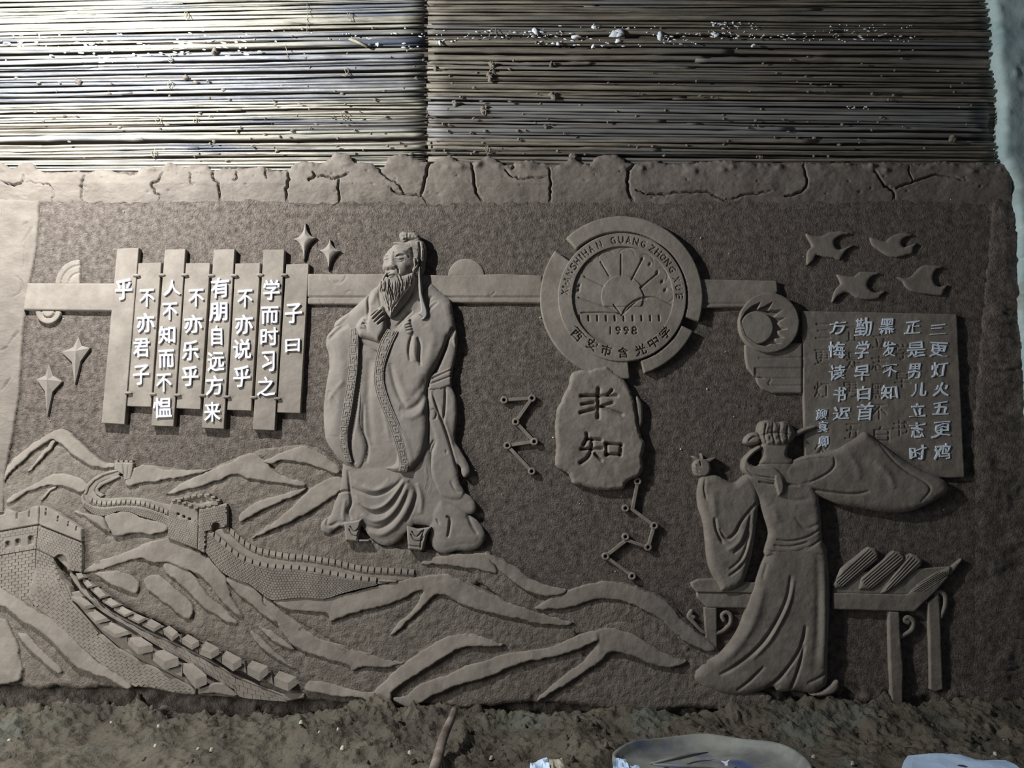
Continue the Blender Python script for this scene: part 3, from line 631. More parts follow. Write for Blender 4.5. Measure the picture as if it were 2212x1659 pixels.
# ------------------------------------------------------------------ stone with two carved characters
P = T((575, 105), (590, 80), (640, 62), (700, 60), (770, 42), (830, 30), (870, 65), (940, 110), (990, 190), (1020, 250), (1040, 330), (1058, 430), (1085, 545), (1108, 575), (1102, 650), (1085, 690), (1092, 770), (1062, 830), (1010, 850), (972, 880), (960, 915), (880, 925), (800, 925), (740, 915), (650, 890), (580, 872), (566, 810), (520, 780), (466, 745), (470, 600), (462, 480), (475, 360), (510, 270), (550, 190))
st = Relief.of([P], 1.5); st.layer(P, 0.052, r=9, edge=0.45, sm=2, wob=3); st.layer(T((1045, 250), (1090, 300), (1096, 380), (1092, 450), (1062, 480), (1040, 400)), 0.036, r=6, edge=0.5)
st.stroke(T((1028, 235), (1045, 330), (1055, 450), (1075, 520)), 2.5, -0.016); st.noise(0.006, 28, 8, 4)
for p, w_ in ((((650, 250), (905, 245)), 3.0), (((775, 198), (770, 405)), 3.6), (((872, 208), (845, 238)), 2.6), (((655, 310), (740, 298)), 2.6), (((645, 370), (745, 345)), 3.0), (((875, 298), (792, 325)), 2.6), (((800, 325), (870, 355), (940, 382)), 3.4),
              (((690, 520), (692, 555), (668, 600)), 3.0), (((690, 558), (790, 565)), 2.8), (((652, 632), (800, 626)), 3.0), (((728, 562), (722, 640), (695, 695), (645, 730)), 3.2), (((748, 665), (792, 708)), 3.0), (((828, 590), (940, 600)), 2.8), (((938, 600), (930, 675)), 3.0), (((830, 595), (832, 675)), 3.0), (((830, 668), (930, 670)), 2.8)):
    st.stroke(T(*p), w_, -0.030, taper=False, sm=3)
tag(st.build('carved_stone', M_SM), 'upright oval clay stone with chipped edges and two deep carved characters', 'stone')
def inlay(paths, h, par):
    for p, w_ in paths: pass

# ------------------------------------------------------------------ molecule chains
def chain(nodes, bars_, label):
    t = thing('linked_chain', T(nodes[-1])[0], label, 'relief', 'linked ring chains')
    for (x, y) in nodes:
        (cx, cy), = T((x, y)); r0, r1, n = 3.6, 8.4, 18; h = 0.030
        a = np.linspace(0, 2 * math.pi, n, endpoint=False); Vv = []
        for r, hh in ((r1, -0.01), (r1, h - .004), (r1 - 1.5, h), (r0 + 1, h), (r0, h - .004), (r0, -0.01)):
            q = W(cx + r * np.cos(a), cy + r * np.sin(a), h); q[:, 1] = -hh; Vv.append(q)
        f = [(k * n + i, k * n + (i + 1) % n, (k + 1) * n + (i + 1) % n, (k + 1) * n + i) for k in range(5) for i in range(n)]
        mk('ring', np.concatenate(Vv), f, M_SM, t)
    for a, b_ in bars_:
        a = np.array(T(a)[0]); b_ = np.array(T(b_)[0]); d = (b_ - a) / np.linalg.norm(b_ - a); n_ = np.array([-d[1], d[0]]) * 3.7; a = a + d * 7; b_ = b_ - d * 7
        prism('link', [tuple(a + n_), tuple(b_ + n_), tuple(b_ - n_), tuple(a - n_)], 0.025, M_SM, t, bev=0.8)
n1 = [(97, 278), (297, 265), (180, 435), (313, 577), (120, 605), (295, 790)]
chain(n1, list(zip(n1[:-1], n1[1:])), 'zigzag chain of rings and links left of the carved stone')
chain([(1055, 862), (968, 1055), (1175, 1180), (1130, 1335), (968, 1260), (825, 1400), (1015, 1542)], [((1055, 862), (1015, 1080)), ((985, 1040), (1175, 1180)), ((1175, 1180), (1130, 1335)), ((1130, 1335), (950, 1275)), ((985, 1275), (825, 1400)), ((825, 1400), (1015, 1542))], 'zigzag chain of rings and links hanging below the carved stone')

# ------------------------------------------------------------------ crescent disc and stepped cloud
P1_ = E((1735, 960), (2130, 950), (2130, 1192), (1880, 1192), (1800, 1178), (1752, 1120), (1738, 1040)); P2_ = E((1812, 1185), (2130, 1185), (2130, 1292), (1930, 1292), (1860, 1265), (1825, 1225))
b = Relief.of([P1_, P2_], 1.8); b.layer(P2_, 0.020, r=4, edge=0.6, sm=1); b.layer(P1_, 0.030, r=4, edge=0.6, sm=1)
b.H -= np.where((b.Y > E((0, 1120))[0][1]) & (b.X > E((1800, 0))[0][0]) & (b.Y < E((0, 1190))[0][1]), 0.006, 0)
b.stroke(E((1830, 1055), (2130, 1050)), 1.3, -0.006, taper=False); b.stroke(E((1915, 1200), (1915, 1240), (2130, 1240)), 1.3, -0.006, taper=False)
tag(b.build('cloud_relief', M_SM), 'stepped clay slab with rounded left corners under the crescent disc', 'relief')
dcx, dcy = E((1902, 812))[0]
cd_ = thing('crescent_disc', (dcx, dcy + 60), 'round clay disc with flame toothed hollow around a small moon', 'relief')
b = Relief(dcx - 66, dcy - 66, dcx + 66, dcy + 66, 1.1)
b.layer(circ(dcx, dcy, 65, 60), 0.052, r=2.5, edge=0.8, sm=0)
rec = E((1706, 800), (1738, 740), (1785, 697), (1845, 670), (1828, 715), (1870, 700), (1930, 665), (1902, 722), (1945, 726), (1997, 720), (1945, 768), (1975, 778), (2017, 776), (1965, 815), (1985, 835), (2032, 856), (1965, 870), (1970, 885), (2008, 917), (1945, 922), (1950, 935), (1992, 958), (1915, 958), (1880, 975), (1820, 960), (1740, 900))
s_ = sdist(b.X, b.Y, np.array(rec)); b.H -= np.clip(s_ / 2.5, 0, 1) * 0.030
b.noise(0.003, 30, 7, 3); b.build('flame_ring', M_SM, cd_)
mx_, my_ = E((1817, 845))[0]; b = Relief(mx_ - 37, my_ - 37, mx_ + 37, my_ + 37, 1.2); b.layer(circ(mx_, my_, 36, 40), 0.050, r=3, edge=0.75, sm=0); b.build('moon', M_SM, cd_)

# ------------------------------------------------------------------ birds
birds = [([(320, 250), (365, 265), (430, 275), (480, 262), (520, 240), (570, 235), (630, 232), (705, 250), (640, 262), (590, 285), (560, 320), (570, 370), (610, 390), (700, 355), (740, 350), (680, 385), (640, 430), (610, 478), (560, 460), (480, 450), (410, 435), (385, 480), (335, 520), (330, 440), (345, 390), (375, 360), (350, 310)], 'upper left one, with a low hanging tail'),
         ([(870, 285), (950, 305), (1000, 320), (1045, 280), (1110, 250), (1170, 245), (1240, 265), (1180, 280), (1140, 310), (1135, 345), (1160, 370), (1210, 350), (1275, 335), (1240, 370), (1230, 420), (1190, 430), (1100, 455), (1020, 440), (970, 410), (930, 380), (890, 350)], 'upper right one, the smallest'),
         ([(585, 600), (640, 610), (730, 620), (780, 580), (860, 578), (965, 590), (900, 610), (855, 650), (845, 700), (880, 745), (930, 755), (1005, 740), (960, 780), (940, 805), (850, 815), (760, 800), (700, 760), (650, 755), (590, 790), (545, 845), (560, 760), (590, 710), (620, 680), (600, 630)], 'lower left one, just above the tablet'),
         ([(1095, 620), (1180, 635), (1240, 600), (1290, 545), (1350, 520), (1505, 535), (1440, 555), (1410, 600), (1405, 650), (1430, 695), (1480, 705), (1535, 688), (1500, 740), (1480, 780), (1380, 770), (1290, 760), (1220, 740), (1170, 700), (1150, 660)], 'lower right one, the farthest right')]
for P, lab in birds:
    P = BC(P); b = Relief.of([P], 1.3); b.layer(P, 0.020, r=7, edge=0.6, sm=2); tag(b.build('bird_relief', M_SM), 'flying clay bird above the poem tablet, ' + lab, 'bird', 'clay birds')

# ------------------------------------------------------------------ poem tablet
tab = thing('poem_tablet', (1910, 1035), 'square clay tablet at right with a poem in pale blue brush characters', 'tablet')
P = RC((245, 105), (700, 112), (1352, 128), (1380, 700), (1408, 1300), (1300, 1302), (265, 1290), (252, 700))
b = Relief.of([P], 1.5); b.layer(P, 0.026, r=2.5, edge=0.7, sm=0)
for ch, (x, y) in (('三', (1778, 715)), ('更', (1776, 772)), ('灯', (1776, 842)), ('五', (1842, 932)), ('正', (1846, 722)), ('是', (1846, 778)), ('男', (1836, 842)), ('火', (1776, 970)), ('立', (1902, 735)), ('志', (1900, 785)), ('黑', (1898, 845)), ('不', (1900, 890)), ('学', (1952, 760)), ('早', (1950, 820)), ('书', (1945, 925)), ('白', (1905, 938))):
    b.glyph(ch, x, y, 34, 34, 0, -0.0045)
b.noise(0.004, 30, 18, 3); b.build('slab', M_SM, tab)
pc = [('三', 1215, 235, 108, 72), ('更', 1220, 382, 125, 108), ('灯', 1225, 525, 108, 100), ('火', 1240, 665, 115, 102), ('五', 1240, 805, 115, 92), ('更', 1245, 955, 125, 108), ('鸡', 1250, 1118, 118, 118), ('正', 1035, 222, 105, 92), ('是', 1058, 378, 122, 112), ('男', 1050, 532, 85, 108), ('儿', 1082, 668, 110, 92), ('立', 1072, 812, 105, 102), ('志', 1068, 955, 100, 112), ('时', 1072, 1122, 112, 102),
      ('黑', 855, 215, 108, 98), ('发', 867, 378, 92, 112), ('不', 870, 535, 108, 92), ('知', 868, 690, 122, 98), ('勤', 682, 218, 112, 118), ('学', 676, 385, 100, 122), ('早', 675, 550, 110, 115), ('白', 686, 695, 92, 102), ('首', 690, 828, 108, 122),
      ('方', 495, 220, 115, 102), ('悔', 492, 382, 122, 120), ('读', 497, 548, 115, 102), ('书', 512, 700, 95, 108), ('迟', 528, 840, 128, 90), ('颜', 382, 843, 76, 74), ('真', 390, 935, 68, 74), ('卿', 395, 1042, 75, 84)]
for k, (c, x, y, ww, hh) in enumerate(pc):
    (px, py), = RC((x, y)); o = letter(c, px, py, ww / 3.319, hh / 3.319, 0.026, 0.005, M_LET2, tab, 'R', 0.05, 0.2, k); o['label'] = 'pale blue brush character'
# ------------------------------------------------------------------ the bearded figure (crop coordinates of the figure's upper half)
def KK(l): return K([(a, b) for a, b in l])
sage = thing('robed_figure', (870, 1200), 'tall bearded man in long wide sleeved robes standing with hands clasped, clay high relief', 'statue')
def KR(polys, st=1.7): return Relief.of([KK(p) for p in polys], st)
def KL(b, p, h, **k): return b.layer(KK(p), h, **k)
def KS(b, p, w, a, **k): return b.stroke(KK(p), w, a, **k)
# lower robe
low = [(370, 2250), (352, 2420), (330, 2520), (290, 2610), (262, 2700), (200, 2748), (172, 2800), (185, 2850), (225, 2872), (262, 2874), (310, 2830), (360, 2806), (385, 2815), (545, 2800), (600, 2885), (690, 2962), (780, 2985), (860, 2950), (920, 2880), (945, 2800), (1165, 2810), (1150, 2920), (1200, 3020), (1290, 3054), (1400, 3026), (1500, 3028), (1600, 2998), (1650, 2915), (1635, 2836), (1580, 2756), (1500, 2700), (1430, 2640), (1330, 2560), (1200, 2300), (1150, 2000), (1130, 1600), (900, 1500), (560, 1150), (400, 1600)]
b = KR([low]); KL(b, low, 0.046, r=16, edge=0.55)
KL(b, [(1240, 2540), (1330, 2580), (1440, 2650), (1530, 2740), (1600, 2830), (1625, 2920), (1560, 2990), (1420, 3000), (1300, 3030), (1220, 3000), (1170, 2900), (1150, 2700)], 0.054, r=28, edge=0.5)
KL(b, [(460, 2290), (900, 2250), (1050, 2400), (1060, 2700), (930, 2870), (780, 2965), (640, 2920), (540, 2800), (450, 2760), (430, 2500)], 0.054, r=40, edge=0.6)
for p, w_, a, s_ in (([(455, 2460), (540, 2500), (650, 2530), (760, 2500), (850, 2440), (915, 2370)], 3, -0.012, 0), ([(560, 2440), (650, 2478), (720, 2462), (800, 2380)], 5, 0.008, 0), ([(480, 2400), (540, 2450), (640, 2490), (740, 2470), (830, 2400)], 4, 0.007, 0),
                     ([(480, 2540), (560, 2620), (660, 2650), (760, 2610), (850, 2510), (930, 2390)], 4, 0.014, 0), ([(520, 2600), (620, 2690), (740, 2680), (840, 2590), (940, 2420)], 4, -0.012, 0), ([(540, 2700), (660, 2760), (780, 2720), (880, 2600), (960, 2420)], 5, 0.012, 0),
                     ([(540, 2780), (680, 2830), (800, 2770), (900, 2650), (970, 2480)], 4, -0.012, 0), ([(600, 2850), (720, 2880), (850, 2800), (950, 2650), (1010, 2480)], 6, 0.011, 0), ([(960, 2400), (1030, 2480), (1010, 2620), (940, 2780)], 4, -0.012, 0), ([(1040, 2420), (1080, 2560), (1070, 2700)], 5, 0.010, 0),
                     ([(1490, 2700), (1530, 2800), (1580, 2880)], 3, -0.012, 0), ([(1240, 2790), (1215, 2740)], 2, -0.01, 0), ([(1300, 2720), (1335, 2740), (1330, 2830), (1315, 2910)], 2.6, -0.018, 0), ([(300, 2600), (250, 2720), (230, 2790), (270, 2800), (340, 2760)], 3, -0.010, 0), ([(400, 2560), (380, 2700), (390, 2760)], 4, 0.010, 0), ([(290, 2840), (340, 2800), (420, 2790)], 3, 0.008, 0),
                     ([(560, 1700), (560, 1950), (600, 2100), (585, 2240)], 3, -0.012, 0), ([(420, 2300), (440, 2500), (450, 2600), (420, 2680), (450, 2750)], 2.6, -0.018, 0), ([(340, 2510), (380, 2492), (440, 2495)], 2.4, -0.016, 0), ([(740, 1650), (760, 1850), (800, 2050)], 5, 0.006, 0), ([(620, 1300), (600, 1700), (640, 2100)], 8, -0.010, 0)):
    KS(b, p, w_, a, side=s_)
b.noise(0.003, 22, 31, 3); b.build('lower_robe', M_FIG, sage)
# right hand panels of the robe under the big sleeve
pan = [(1120, 1600), (1110, 1450), (1230, 1150), (1300, 1000), (1385, 1050), (1397, 1120), (1388, 1250), (1360, 1380), (1344, 1540), (1385, 1640), (1397, 1800), (1378, 2026), (1430, 2126), (1500, 2250), (1515, 2330), (1470, 2370), (1440, 2340), (1430, 2280), (1400, 2260), (1420, 2420), (1462, 2500), (1520, 2540), (1565, 2610), (1560, 2680), (1500, 2700), (1400, 2660), (1290, 2600), (1100, 2540), (1075, 2400), (1090, 2250), (1135, 2100)]
b = KR([pan]); KL(b, pan, 0.046, r=10, edge=0.6)
KL(b, [(1145, 1590), (1200, 1600), (1260, 1800), (1330, 2020), (1390, 2240), (1420, 2410), (1465, 2500), (1450, 2560), (1380, 2580), (1240, 2540), (1170, 2380), (1150, 2200), (1190, 2030), (1140, 1850)], 0.054, r=12, edge=0.6)
for p, w_, a, s_ in (([(1175, 1600), (1230, 1780), (1290, 1930), (1350, 2120), (1400, 2300)], 2.2, -0.020, 0), ([(1295, 1560), (1290, 1720), (1275, 1880)], 2.2, -0.018, 0), ([(1195, 2030), (1150, 2110), (1140, 2230), (1165, 2380), (1240, 2540)], 2.2, -0.016, 0), ([(1215, 2040), (1170, 2130), (1160, 2250), (1150, 2400), (1110, 2520)], 2.0, -0.014, 0),
                     ([(1160, 1770), (1190, 1760), (1215, 1790), (1205, 1840), (1180, 1850)], 1.8, -0.010, 0), ([(1340, 2400), (1380, 2480), (1440, 2510)], 2.5, -0.008, 0), ([(1300, 2120), (1305, 2160)], 2, -0.008, 0), ([(1240, 1700), (1330, 2000), (1380, 2200)], 4, 0.006, 0)): KS(b, p, w_, a)
KS(b, [(1330, 1060), (1270, 1240), (1200, 1400), (1130, 1560)], 5, -0.034); b.noise(0.003, 22, 37, 3); b.build('side_robe', M_FIG, sage)
b = KR([[(1120, 1360), (1350, 1600)]]); KL(b, [(1160, 1450), (1345, 1375), (1345, 1540), (1250, 1580), (1140, 1590)], 0.052, r=5, edge=0.6, sm=1)
KS(b, [(1180, 1480), (1345, 1405)], 1.5, -0.01, taper=False); KS(b, [(1165, 1530), (1345, 1460)], 1.5, -0.01, taper=False); b.build('waist_sash', M_FIG, sage)
# torso with collar
tor = [(690, 640), (640, 680), (560, 760), (430, 880), (290, 1010), (520, 1160), (700, 1240), (1000, 1240), (1300, 1100), (1392, 1100), (1385, 1040), (1362, 900), (1352, 820), (1325, 765), (1230, 690), (1160, 620), (1110, 555), (1000, 540), (760, 560)]
b = KR([tor]); KL(b, tor, 0.056, r=22, edge=0.5)
for p, w_, a, s_ in (([(1160, 615), (1090, 710), (1060, 800)], 2.4, -0.016, 0), ([(1130, 600), (1075, 690)], 2.2, -0.012, 0), ([(1000, 870), (950, 915), (850, 1025)], 2.2, -0.014, 0), ([(620, 700), (600, 780), (605, 860), (600, 915)], 2.6, -0.016, 0), ([(660, 700), (640, 820)], 6, 0.008, 0), ([(1240, 790), (1160, 840), (1110, 890)], 3, -0.010, 0), ([(1180, 740), (1120, 810)], 3, -0.008, 0),
                     ([(940, 700), (960, 820), (900, 900)], 7, 0.006, 0), ([(720, 620), (700, 720), (720, 840)], 3, -0.008, 0), ([(1000, 620), (1010, 800), (970, 880)], 7, 0.007, 0), ([(420, 900), (360, 960), (290, 1030)], 4, 0.008, 0)): KS(b, p, w_, a)
b.noise(0.003, 22, 33, 3); b.build('robe_chest', M_FIG, sage)
# sleeve on the viewer's left with its inner lining and key pattern band
inner = [(520, 1110), (562, 1150), (565, 1400), (548, 1750), (545, 1930), (575, 2030), (592, 2110), (580, 2200), (548, 2282), (500, 2300), (440, 2240), (405, 2100), (420, 1900), (440, 1500)]
b = KR([inner]); KL(b, inner, 0.056, r=12, edge=0.55); KS(b, [(555, 1180), (552, 1500), (535, 1900)], 2.2, -0.010); KS(b, [(528, 1120), (524, 1300), (512, 1500), (488, 1700), (462, 1880), (432, 2050), (440, 2170), (475, 2250)], 5, -0.040); b.build('sleeve_lining', M_FIG, sage)
lsl = [(330, 985), (400, 960), (480, 985), (515, 1020), (520, 1120), (512, 1300), (498, 1500), (475, 1700), (450, 1880), (425, 2050), (430, 2160), (470, 2250), (515, 2296), (450, 2282), (370, 2236), (290, 2150), (225, 2050), (203, 1960), (196, 1800), (203, 1650), (225, 1500), (245, 1380), (240, 1260), (218, 1190), (222, 1110), (265, 1050)]
b = KR([lsl]); KL(b, lsl, 0.066, r=20, edge=0.5)
for p, w_, a in (([(330, 1700), (250, 1600), (230, 1750)], 3, -0.006), ([(390, 1500), (300, 1600), (240, 1690)], 5, 0.006), ([(250, 1130), (320, 1050), (420, 1000)], 5, -0.012), ([(240, 1180), (270, 1300), (250, 1420)], 5, -0.008), ([(330, 1100), (370, 1400), (330, 1750), (300, 2000)], 12, 0.010), ([(225, 1120), (270, 1080), (350, 1010)], 4, 0.010)): KS(b, p, w_, a)
b.noise(0.003, 22, 35, 3); b.build('sleeve', M_FIG, sage)
# big sleeve on the viewer's right
rsl = [(1010, 900), (1080, 860), (1200, 760), (1330, 790), (1362, 900), (1388, 1040), (1397, 1120), (1380, 1210), (1320, 1110), (1300, 1200), (1235, 1330), (1165, 1460), (1120, 1580), (1132, 1750), (1138, 1920), (1120, 2080), (1075, 2200), (1010, 2280), (945, 2322), (850, 2326), (790, 2302), (735, 2278), (840, 2240), (850, 2050), (790, 1920), (700, 1710), (652, 1530), (655, 1350), (700, 1150), (780, 1040), (900, 1000)]
b = KR([rsl]); KL(b, rsl, lambda X, Y: 0.068 + 0.010 * np.exp(-((X - K((1000, 0))[0][0]) / 40) ** 2), r=16, edge=0.5)
for p, w_, a, s_ in (([(1370, 1020), (1318, 1150), (1245, 1330), (1150, 1500)], 4.5, -0.040, 0), ([(1000, 1085), (975, 1160), (965, 1240), (980, 1330)], 2.6, -0.015, 0), ([(1045, 1110), (1065, 1180), (1060, 1300), (1075, 1370)], 2.8, -0.018, 0), ([(1020, 1110), (1015, 1250), (1030, 1330)], 5, 0.010, 0), ([(1120, 1000), (1180, 1100), (1150, 1300), (1050, 1500)], 10, 0.008, 0),
                     ([(800, 1340), (830, 1500), (880, 1640), (940, 1740)], 5, -0.012, 0), ([(850, 1400), (900, 1560), (960, 1680)], 7, 0.006, 0), ([(1100, 1600), (1060, 1700), (970, 1760), (880, 1750)], 6, -0.012, 0), ([(1130, 1640), (1090, 1760), (1000, 1830), (900, 1820)], 6, 0.008, 0), ([(1120, 1450), (1080, 1560), (1000, 1650)], 7, -0.008, 0),
                     ([(1110, 900), (1160, 850), (1230, 790)], 3, -0.010, 0), ([(880, 1900), (960, 2100), (990, 2250)], 6, 0.005, 0), ([(740, 2275), (800, 2230), (850, 2200)], 3, -0.012, 0)): KS(b, p, w_, a, side=s_)
b.noise(0.003, 22, 36, 3); b.build('sleeve', M_FIG, sage)
# key pattern bands
def band(Lp, Rp, h, n):
    P = cat(KK(Lp), 4, False); Q = cat(KK(Rp), 4, False); poly = list(map(tuple, P)) + list(map(tuple, Q[::-1]))
    b = Relief.of([poly], 1.0); b.layer(poly, h, r=1.5, edge=0.85, sm=0)
    A = resample(P, 201); B = resample(Q, 201)
    def pt(u, v): k = int(min(max(v, 0), 1) * 200); return tuple(A[k] * (1 - u) + B[k] * u)
    for u in (0.12, 0.88): b.stroke([pt(u, k / 20) for k in range(21)], 0.7, -0.007, taper=False, sm=0)
    for i in range(n):
        v0 = (i + 0.12) / n; dv = 0.8 / n
        g = [(0.28, 0), (0.74, 0), (0.74, 1), (0.28, 1), (0.28, 0.45), (0.52, 0.45), (0.52, 0.7)]
        if i % 2: g = [(1.02 - a, c) for a, c in g]
        b.stroke([pt(a, v0 + c * dv) for a, c in g], 0.62, -0.007, taper=False, sm=0)
    b.build('key_pattern_band', M_FIG, sage)
band([(432, 1015), (428, 1200), (415, 1400), (385, 1600), (355, 1800), (340, 1960), (350, 2110), (400, 2230)], [(512, 1020), (515, 1200), (505, 1400), (478, 1600), (448, 1800), (418, 1960), (425, 2110), (460, 2240)], 0.072, 15)
band([(775, 1035), (705, 1160), (662, 1330), (650, 1500), (672, 1620), (703, 1710), (745, 1810), (795, 1930), (835, 2050), (865, 2150), (878, 2240), (875, 2318)], [(872, 1060), (815, 1180), (765, 1310), (742, 1420), (745, 1520), (768, 1610), (815, 1740), (868, 1860), (915, 1980), (950, 2110), (966, 2220), (950, 2320)], 0.080, 19)
# hands
b = KR([[(480, 820), (770, 1170)]], 1.2)
KL(b, [(482, 1005), (520, 945), (565, 912), (620, 920), (640, 1000), (690, 1080), (700, 1150), (650, 1140), (570, 1115), (515, 1100), (490, 1050)], 0.088, r=12, edge=0.55)
KL(b, [(590, 925), (640, 880), (712, 828), (735, 835), (755, 880), (758, 950), (762, 1030), (735, 1090), (690, 1150), (620, 1100), (570, 1020)], 0.098, r=12, edge=0.55)
for p in ([(622, 925), (660, 885), (700, 855)], [(640, 955), (690, 905), (728, 868)], [(655, 980), (710, 930), (748, 895)], [(685, 1000), (730, 960), (755, 935)]): KS(b, p, 1.5, -0.020)
for p in ([(605, 905), (650, 870), (705, 832)], [(632, 940), (680, 893), (718, 858)], [(650, 968), (700, 918), (742, 880)], [(672, 990), (722, 945), (757, 915)]): KS(b, p, 2.4, 0.008)
for p in ([(540, 1000), (570, 985), (600, 1010)], [(530, 1030), (570, 1040), (600, 1060)], [(560, 950), (590, 970)], [(545, 975), (575, 1000), (590, 1040)]): KS(b, p, 1.6, -0.008)
b.build('hand', M_FIG, sage)
b = KR([[(880, 920), (1030, 1110)]], 1.2); KL(b, [(895, 1005), (935, 955), (972, 938), (995, 985), (1015, 1055), (1000, 1088), (955, 1095), (912, 1062)], 0.090, r=9, edge=0.6)
for y in (0, 1, 2, 3): KS(b, [(925 + y * 4, 985 + y * 24), (965 + y * 6, 968 + y * 26), (995 + y * 5, 975 + y * 24)], 1.3, -0.010)
b.build('hand', M_FIG, sage)
# shoes
for (P, tri) in (([(383, 2768), (470, 2760), (548, 2738), (520, 2830), (508, 2925), (612, 2930), (608, 2945), (490, 2948), (400, 2945), (388, 2860)], 0), ([(945, 2800), (1040, 2830), (1172, 2810), (1130, 2880), (1095, 3020), (1080, 3030), (960, 3016), (948, 2900)], 1)):
    b = KR([P], 1.1); KL(b, P, 0.072, r=4, edge=0.6, sm=1); q = np.array(P); cx, cy = q[:, 0].mean(), q[:, 1].mean()
    for p in ([(cx - 60, cy - 30), (cx - 25, cy + 25), (cx + 35, cy + 25), (cx + 50, cy - 10)], [(cx - 50, cy - 55), (cx - 10, cy - 10), (cx + 40, cy - 60)], [(cx + 55, cy - 70), (cx + 30, cy + 20), (cx + 25, cy + 90)], [(cx - 80, cy + 70), (cx + 20, cy + 80)]): KS(b, p, 1.2, -0.012, taper=False)
    b.build('shoe', M_FIG, sage)
# head
def HR(polys, st=0.9): return Relief.of([HC(p) for p in polys], st)
hair = [(470, 300), (560, 275), (650, 280), (740, 250), (850, 250), (900, 262), (940, 290), (962, 350), (965, 470), (945, 600), (935, 700), (910, 770), (870, 800), (780, 760), (740, 600), (700, 400)]
b = HR([hair]); b.layer(HC(hair), 0.082, r=12, edge=0.5)
for i in range(12):
    x = 735 + i * 18; b.stroke(HC((x - 10, 300), (x + 5, 420), (x + 8, 560), (x + 14, 700)), 0.9, -0.008)
b.stroke(HC((868, 290), (878, 420), (872, 560), (862, 720)), 2.4, -0.024); b.noise(0.004, 8, 41, 3); b.build('hair', M_FIG, sage)
bun = [(560, 200), (575, 150), (630, 118), (700, 132), (790, 135), (860, 170), (880, 225), (870, 262), (800, 268), (720, 262), (650, 292), (600, 278)]
b = HR([bun]); b.layer(HC(bun), 0.088, r=9, edge=0.5); b.stroke(HC((600, 270), (680, 240), (740, 250), (850, 235)), 1.4, -0.012); b.stroke(HC((480, 292), (560, 288), (650, 290), (690, 255), (740, 252)), 1.6, -0.01); b.stroke(HC((700, 140), (690, 200), (700, 240)), 1.4, -0.006); b.noise(0.008, 7, 42, 3); b.build('topknot', M_FIG, sage)
face = [(475, 305), (440, 345), (400, 380), (365, 425), (330, 470), (312, 520), (318, 560), (303, 610), (300, 665), (325, 700), (360, 740), (400, 860), (560, 860), (700, 790), (765, 720), (800, 640), (800, 520), (790, 400), (770, 320), (690, 295), (560, 292)]
b = HR([face], 0.8)
fx, fy = HC((530, 560))[0]
b.layer(HC(face), lambda X, Y: 0.100 + 0.012 * np.exp(-((X - fx + 4) / 30) ** 2), r=26, edge=0.42)
def hb(x, y, rx, ry, a, rot=0, pw=2): (cx, cy), = HC((x, y)); b.bump(cx, cy, rx / 6.911, ry / 6.911, a, rot, pw)
hb(455, 560, 42, 120, 0.012, -0.08); hb(450, 650, 55, 38, 0.018); hb(390, 668, 25, 22, 0.009); hb(505, 668, 28, 24, 0.010)
hb(375, 520, 62, 45, -0.007); hb(585, 520, 85, 50, -0.008); hb(372, 535, 50, 26, 0.015); hb(580, 538, 66, 30, 0.017)
hb(360, 620, 55, 50, 0.007); hb(620, 640, 90, 70, 0.009); hb(600, 430, 90, 30, 0.008); hb(390, 450, 60, 26, 0.007); hb(590, 350, 120, 50, 0.004); hb(440, 814, 58, 15, 0.017); hb(440, 766, 66, 14, 0.009)
for p, w_, a in (([(322, 545), (370, 554), (415, 545)], 0.9, -0.009), ([(515, 548), (580, 562), (650, 545)], 0.9, -0.010), ([(325, 575), (370, 585), (415, 575)], 1.0, -0.005), ([(520, 585), (580, 598), (650, 578)], 1.0, -0.006), ([(318, 495), (360, 478), (420, 495)], 1.6, 0.008), ([(505, 505), (560, 470), (640, 468), (700, 505)], 1.8, 0.009), ([(325, 508), (365, 495), (415, 508)], 1.0, -0.007), ([(515, 520), (575, 490), (650, 495)], 1.1, -0.008),
                 ([(400, 360), (480, 345), (560, 350), (660, 335)], 0.9, -0.005), ([(385, 388), (470, 372), (560, 380), (680, 365)], 0.9, -0.005), ([(375, 412), (460, 398), (560, 405), (670, 398)], 0.9, -0.005), ([(430, 430), (450, 470)], 1.0, -0.005), ([(500, 430), (488, 470)], 1.0, -0.005), ([(520, 665), (555, 710), (560, 760)], 1.8, -0.010), ([(375, 665), (340, 700), (330, 720)], 1.5, -0.008),
                 ([(372, 690), (400, 698), (425, 690)], 1.2, -0.013), ([(470, 692), (500, 700), (522, 688)], 1.2, -0.013), ([(700, 490), (715, 530)], 1.4, -0.006), ([(378, 694), (450, 706), (522, 692)], 1.8, -0.010), ([(372, 792), (440, 784), (512, 790)], 1.3, -0.016)): b.stroke(HC(*p), w_, a)
b.noise(0.0015, 6, 43, 2); b.build('face', M_FIG, sage)
ear = [(778, 520), (810, 508), (845, 515), (862, 560), (855, 630), (830, 700), (800, 742), (768, 735), (758, 700), (785, 640), (775, 580)]
b = HR([ear]); b.layer(HC(ear), 0.100, r=4, edge=0.6); b.stroke(HC((790, 545), (830, 560), (828, 620), (800, 680)), 1.6, -0.018); b.bump(*HC((798, 585))[0], 2, 4, 0.01); b.build('ear', M_FIG, sage)
beard = [(360, 728), (318, 800), (282, 862), (245, 915), (240, 960), (285, 1050), (325, 1150), (335, 1260), (362, 1330), (400, 1390), (438, 1415), (500, 1370), (560, 1290), (650, 1200), (722, 1090), (772, 980), (795, 880), (800, 790), (770, 730), (700, 745), (620, 765), (560, 745), (540, 715), (470, 695), (400, 700)]
b = HR([beard]); b.layer(HC(beard), 0.106, r=14, edge=0.5)
random.seed(5)
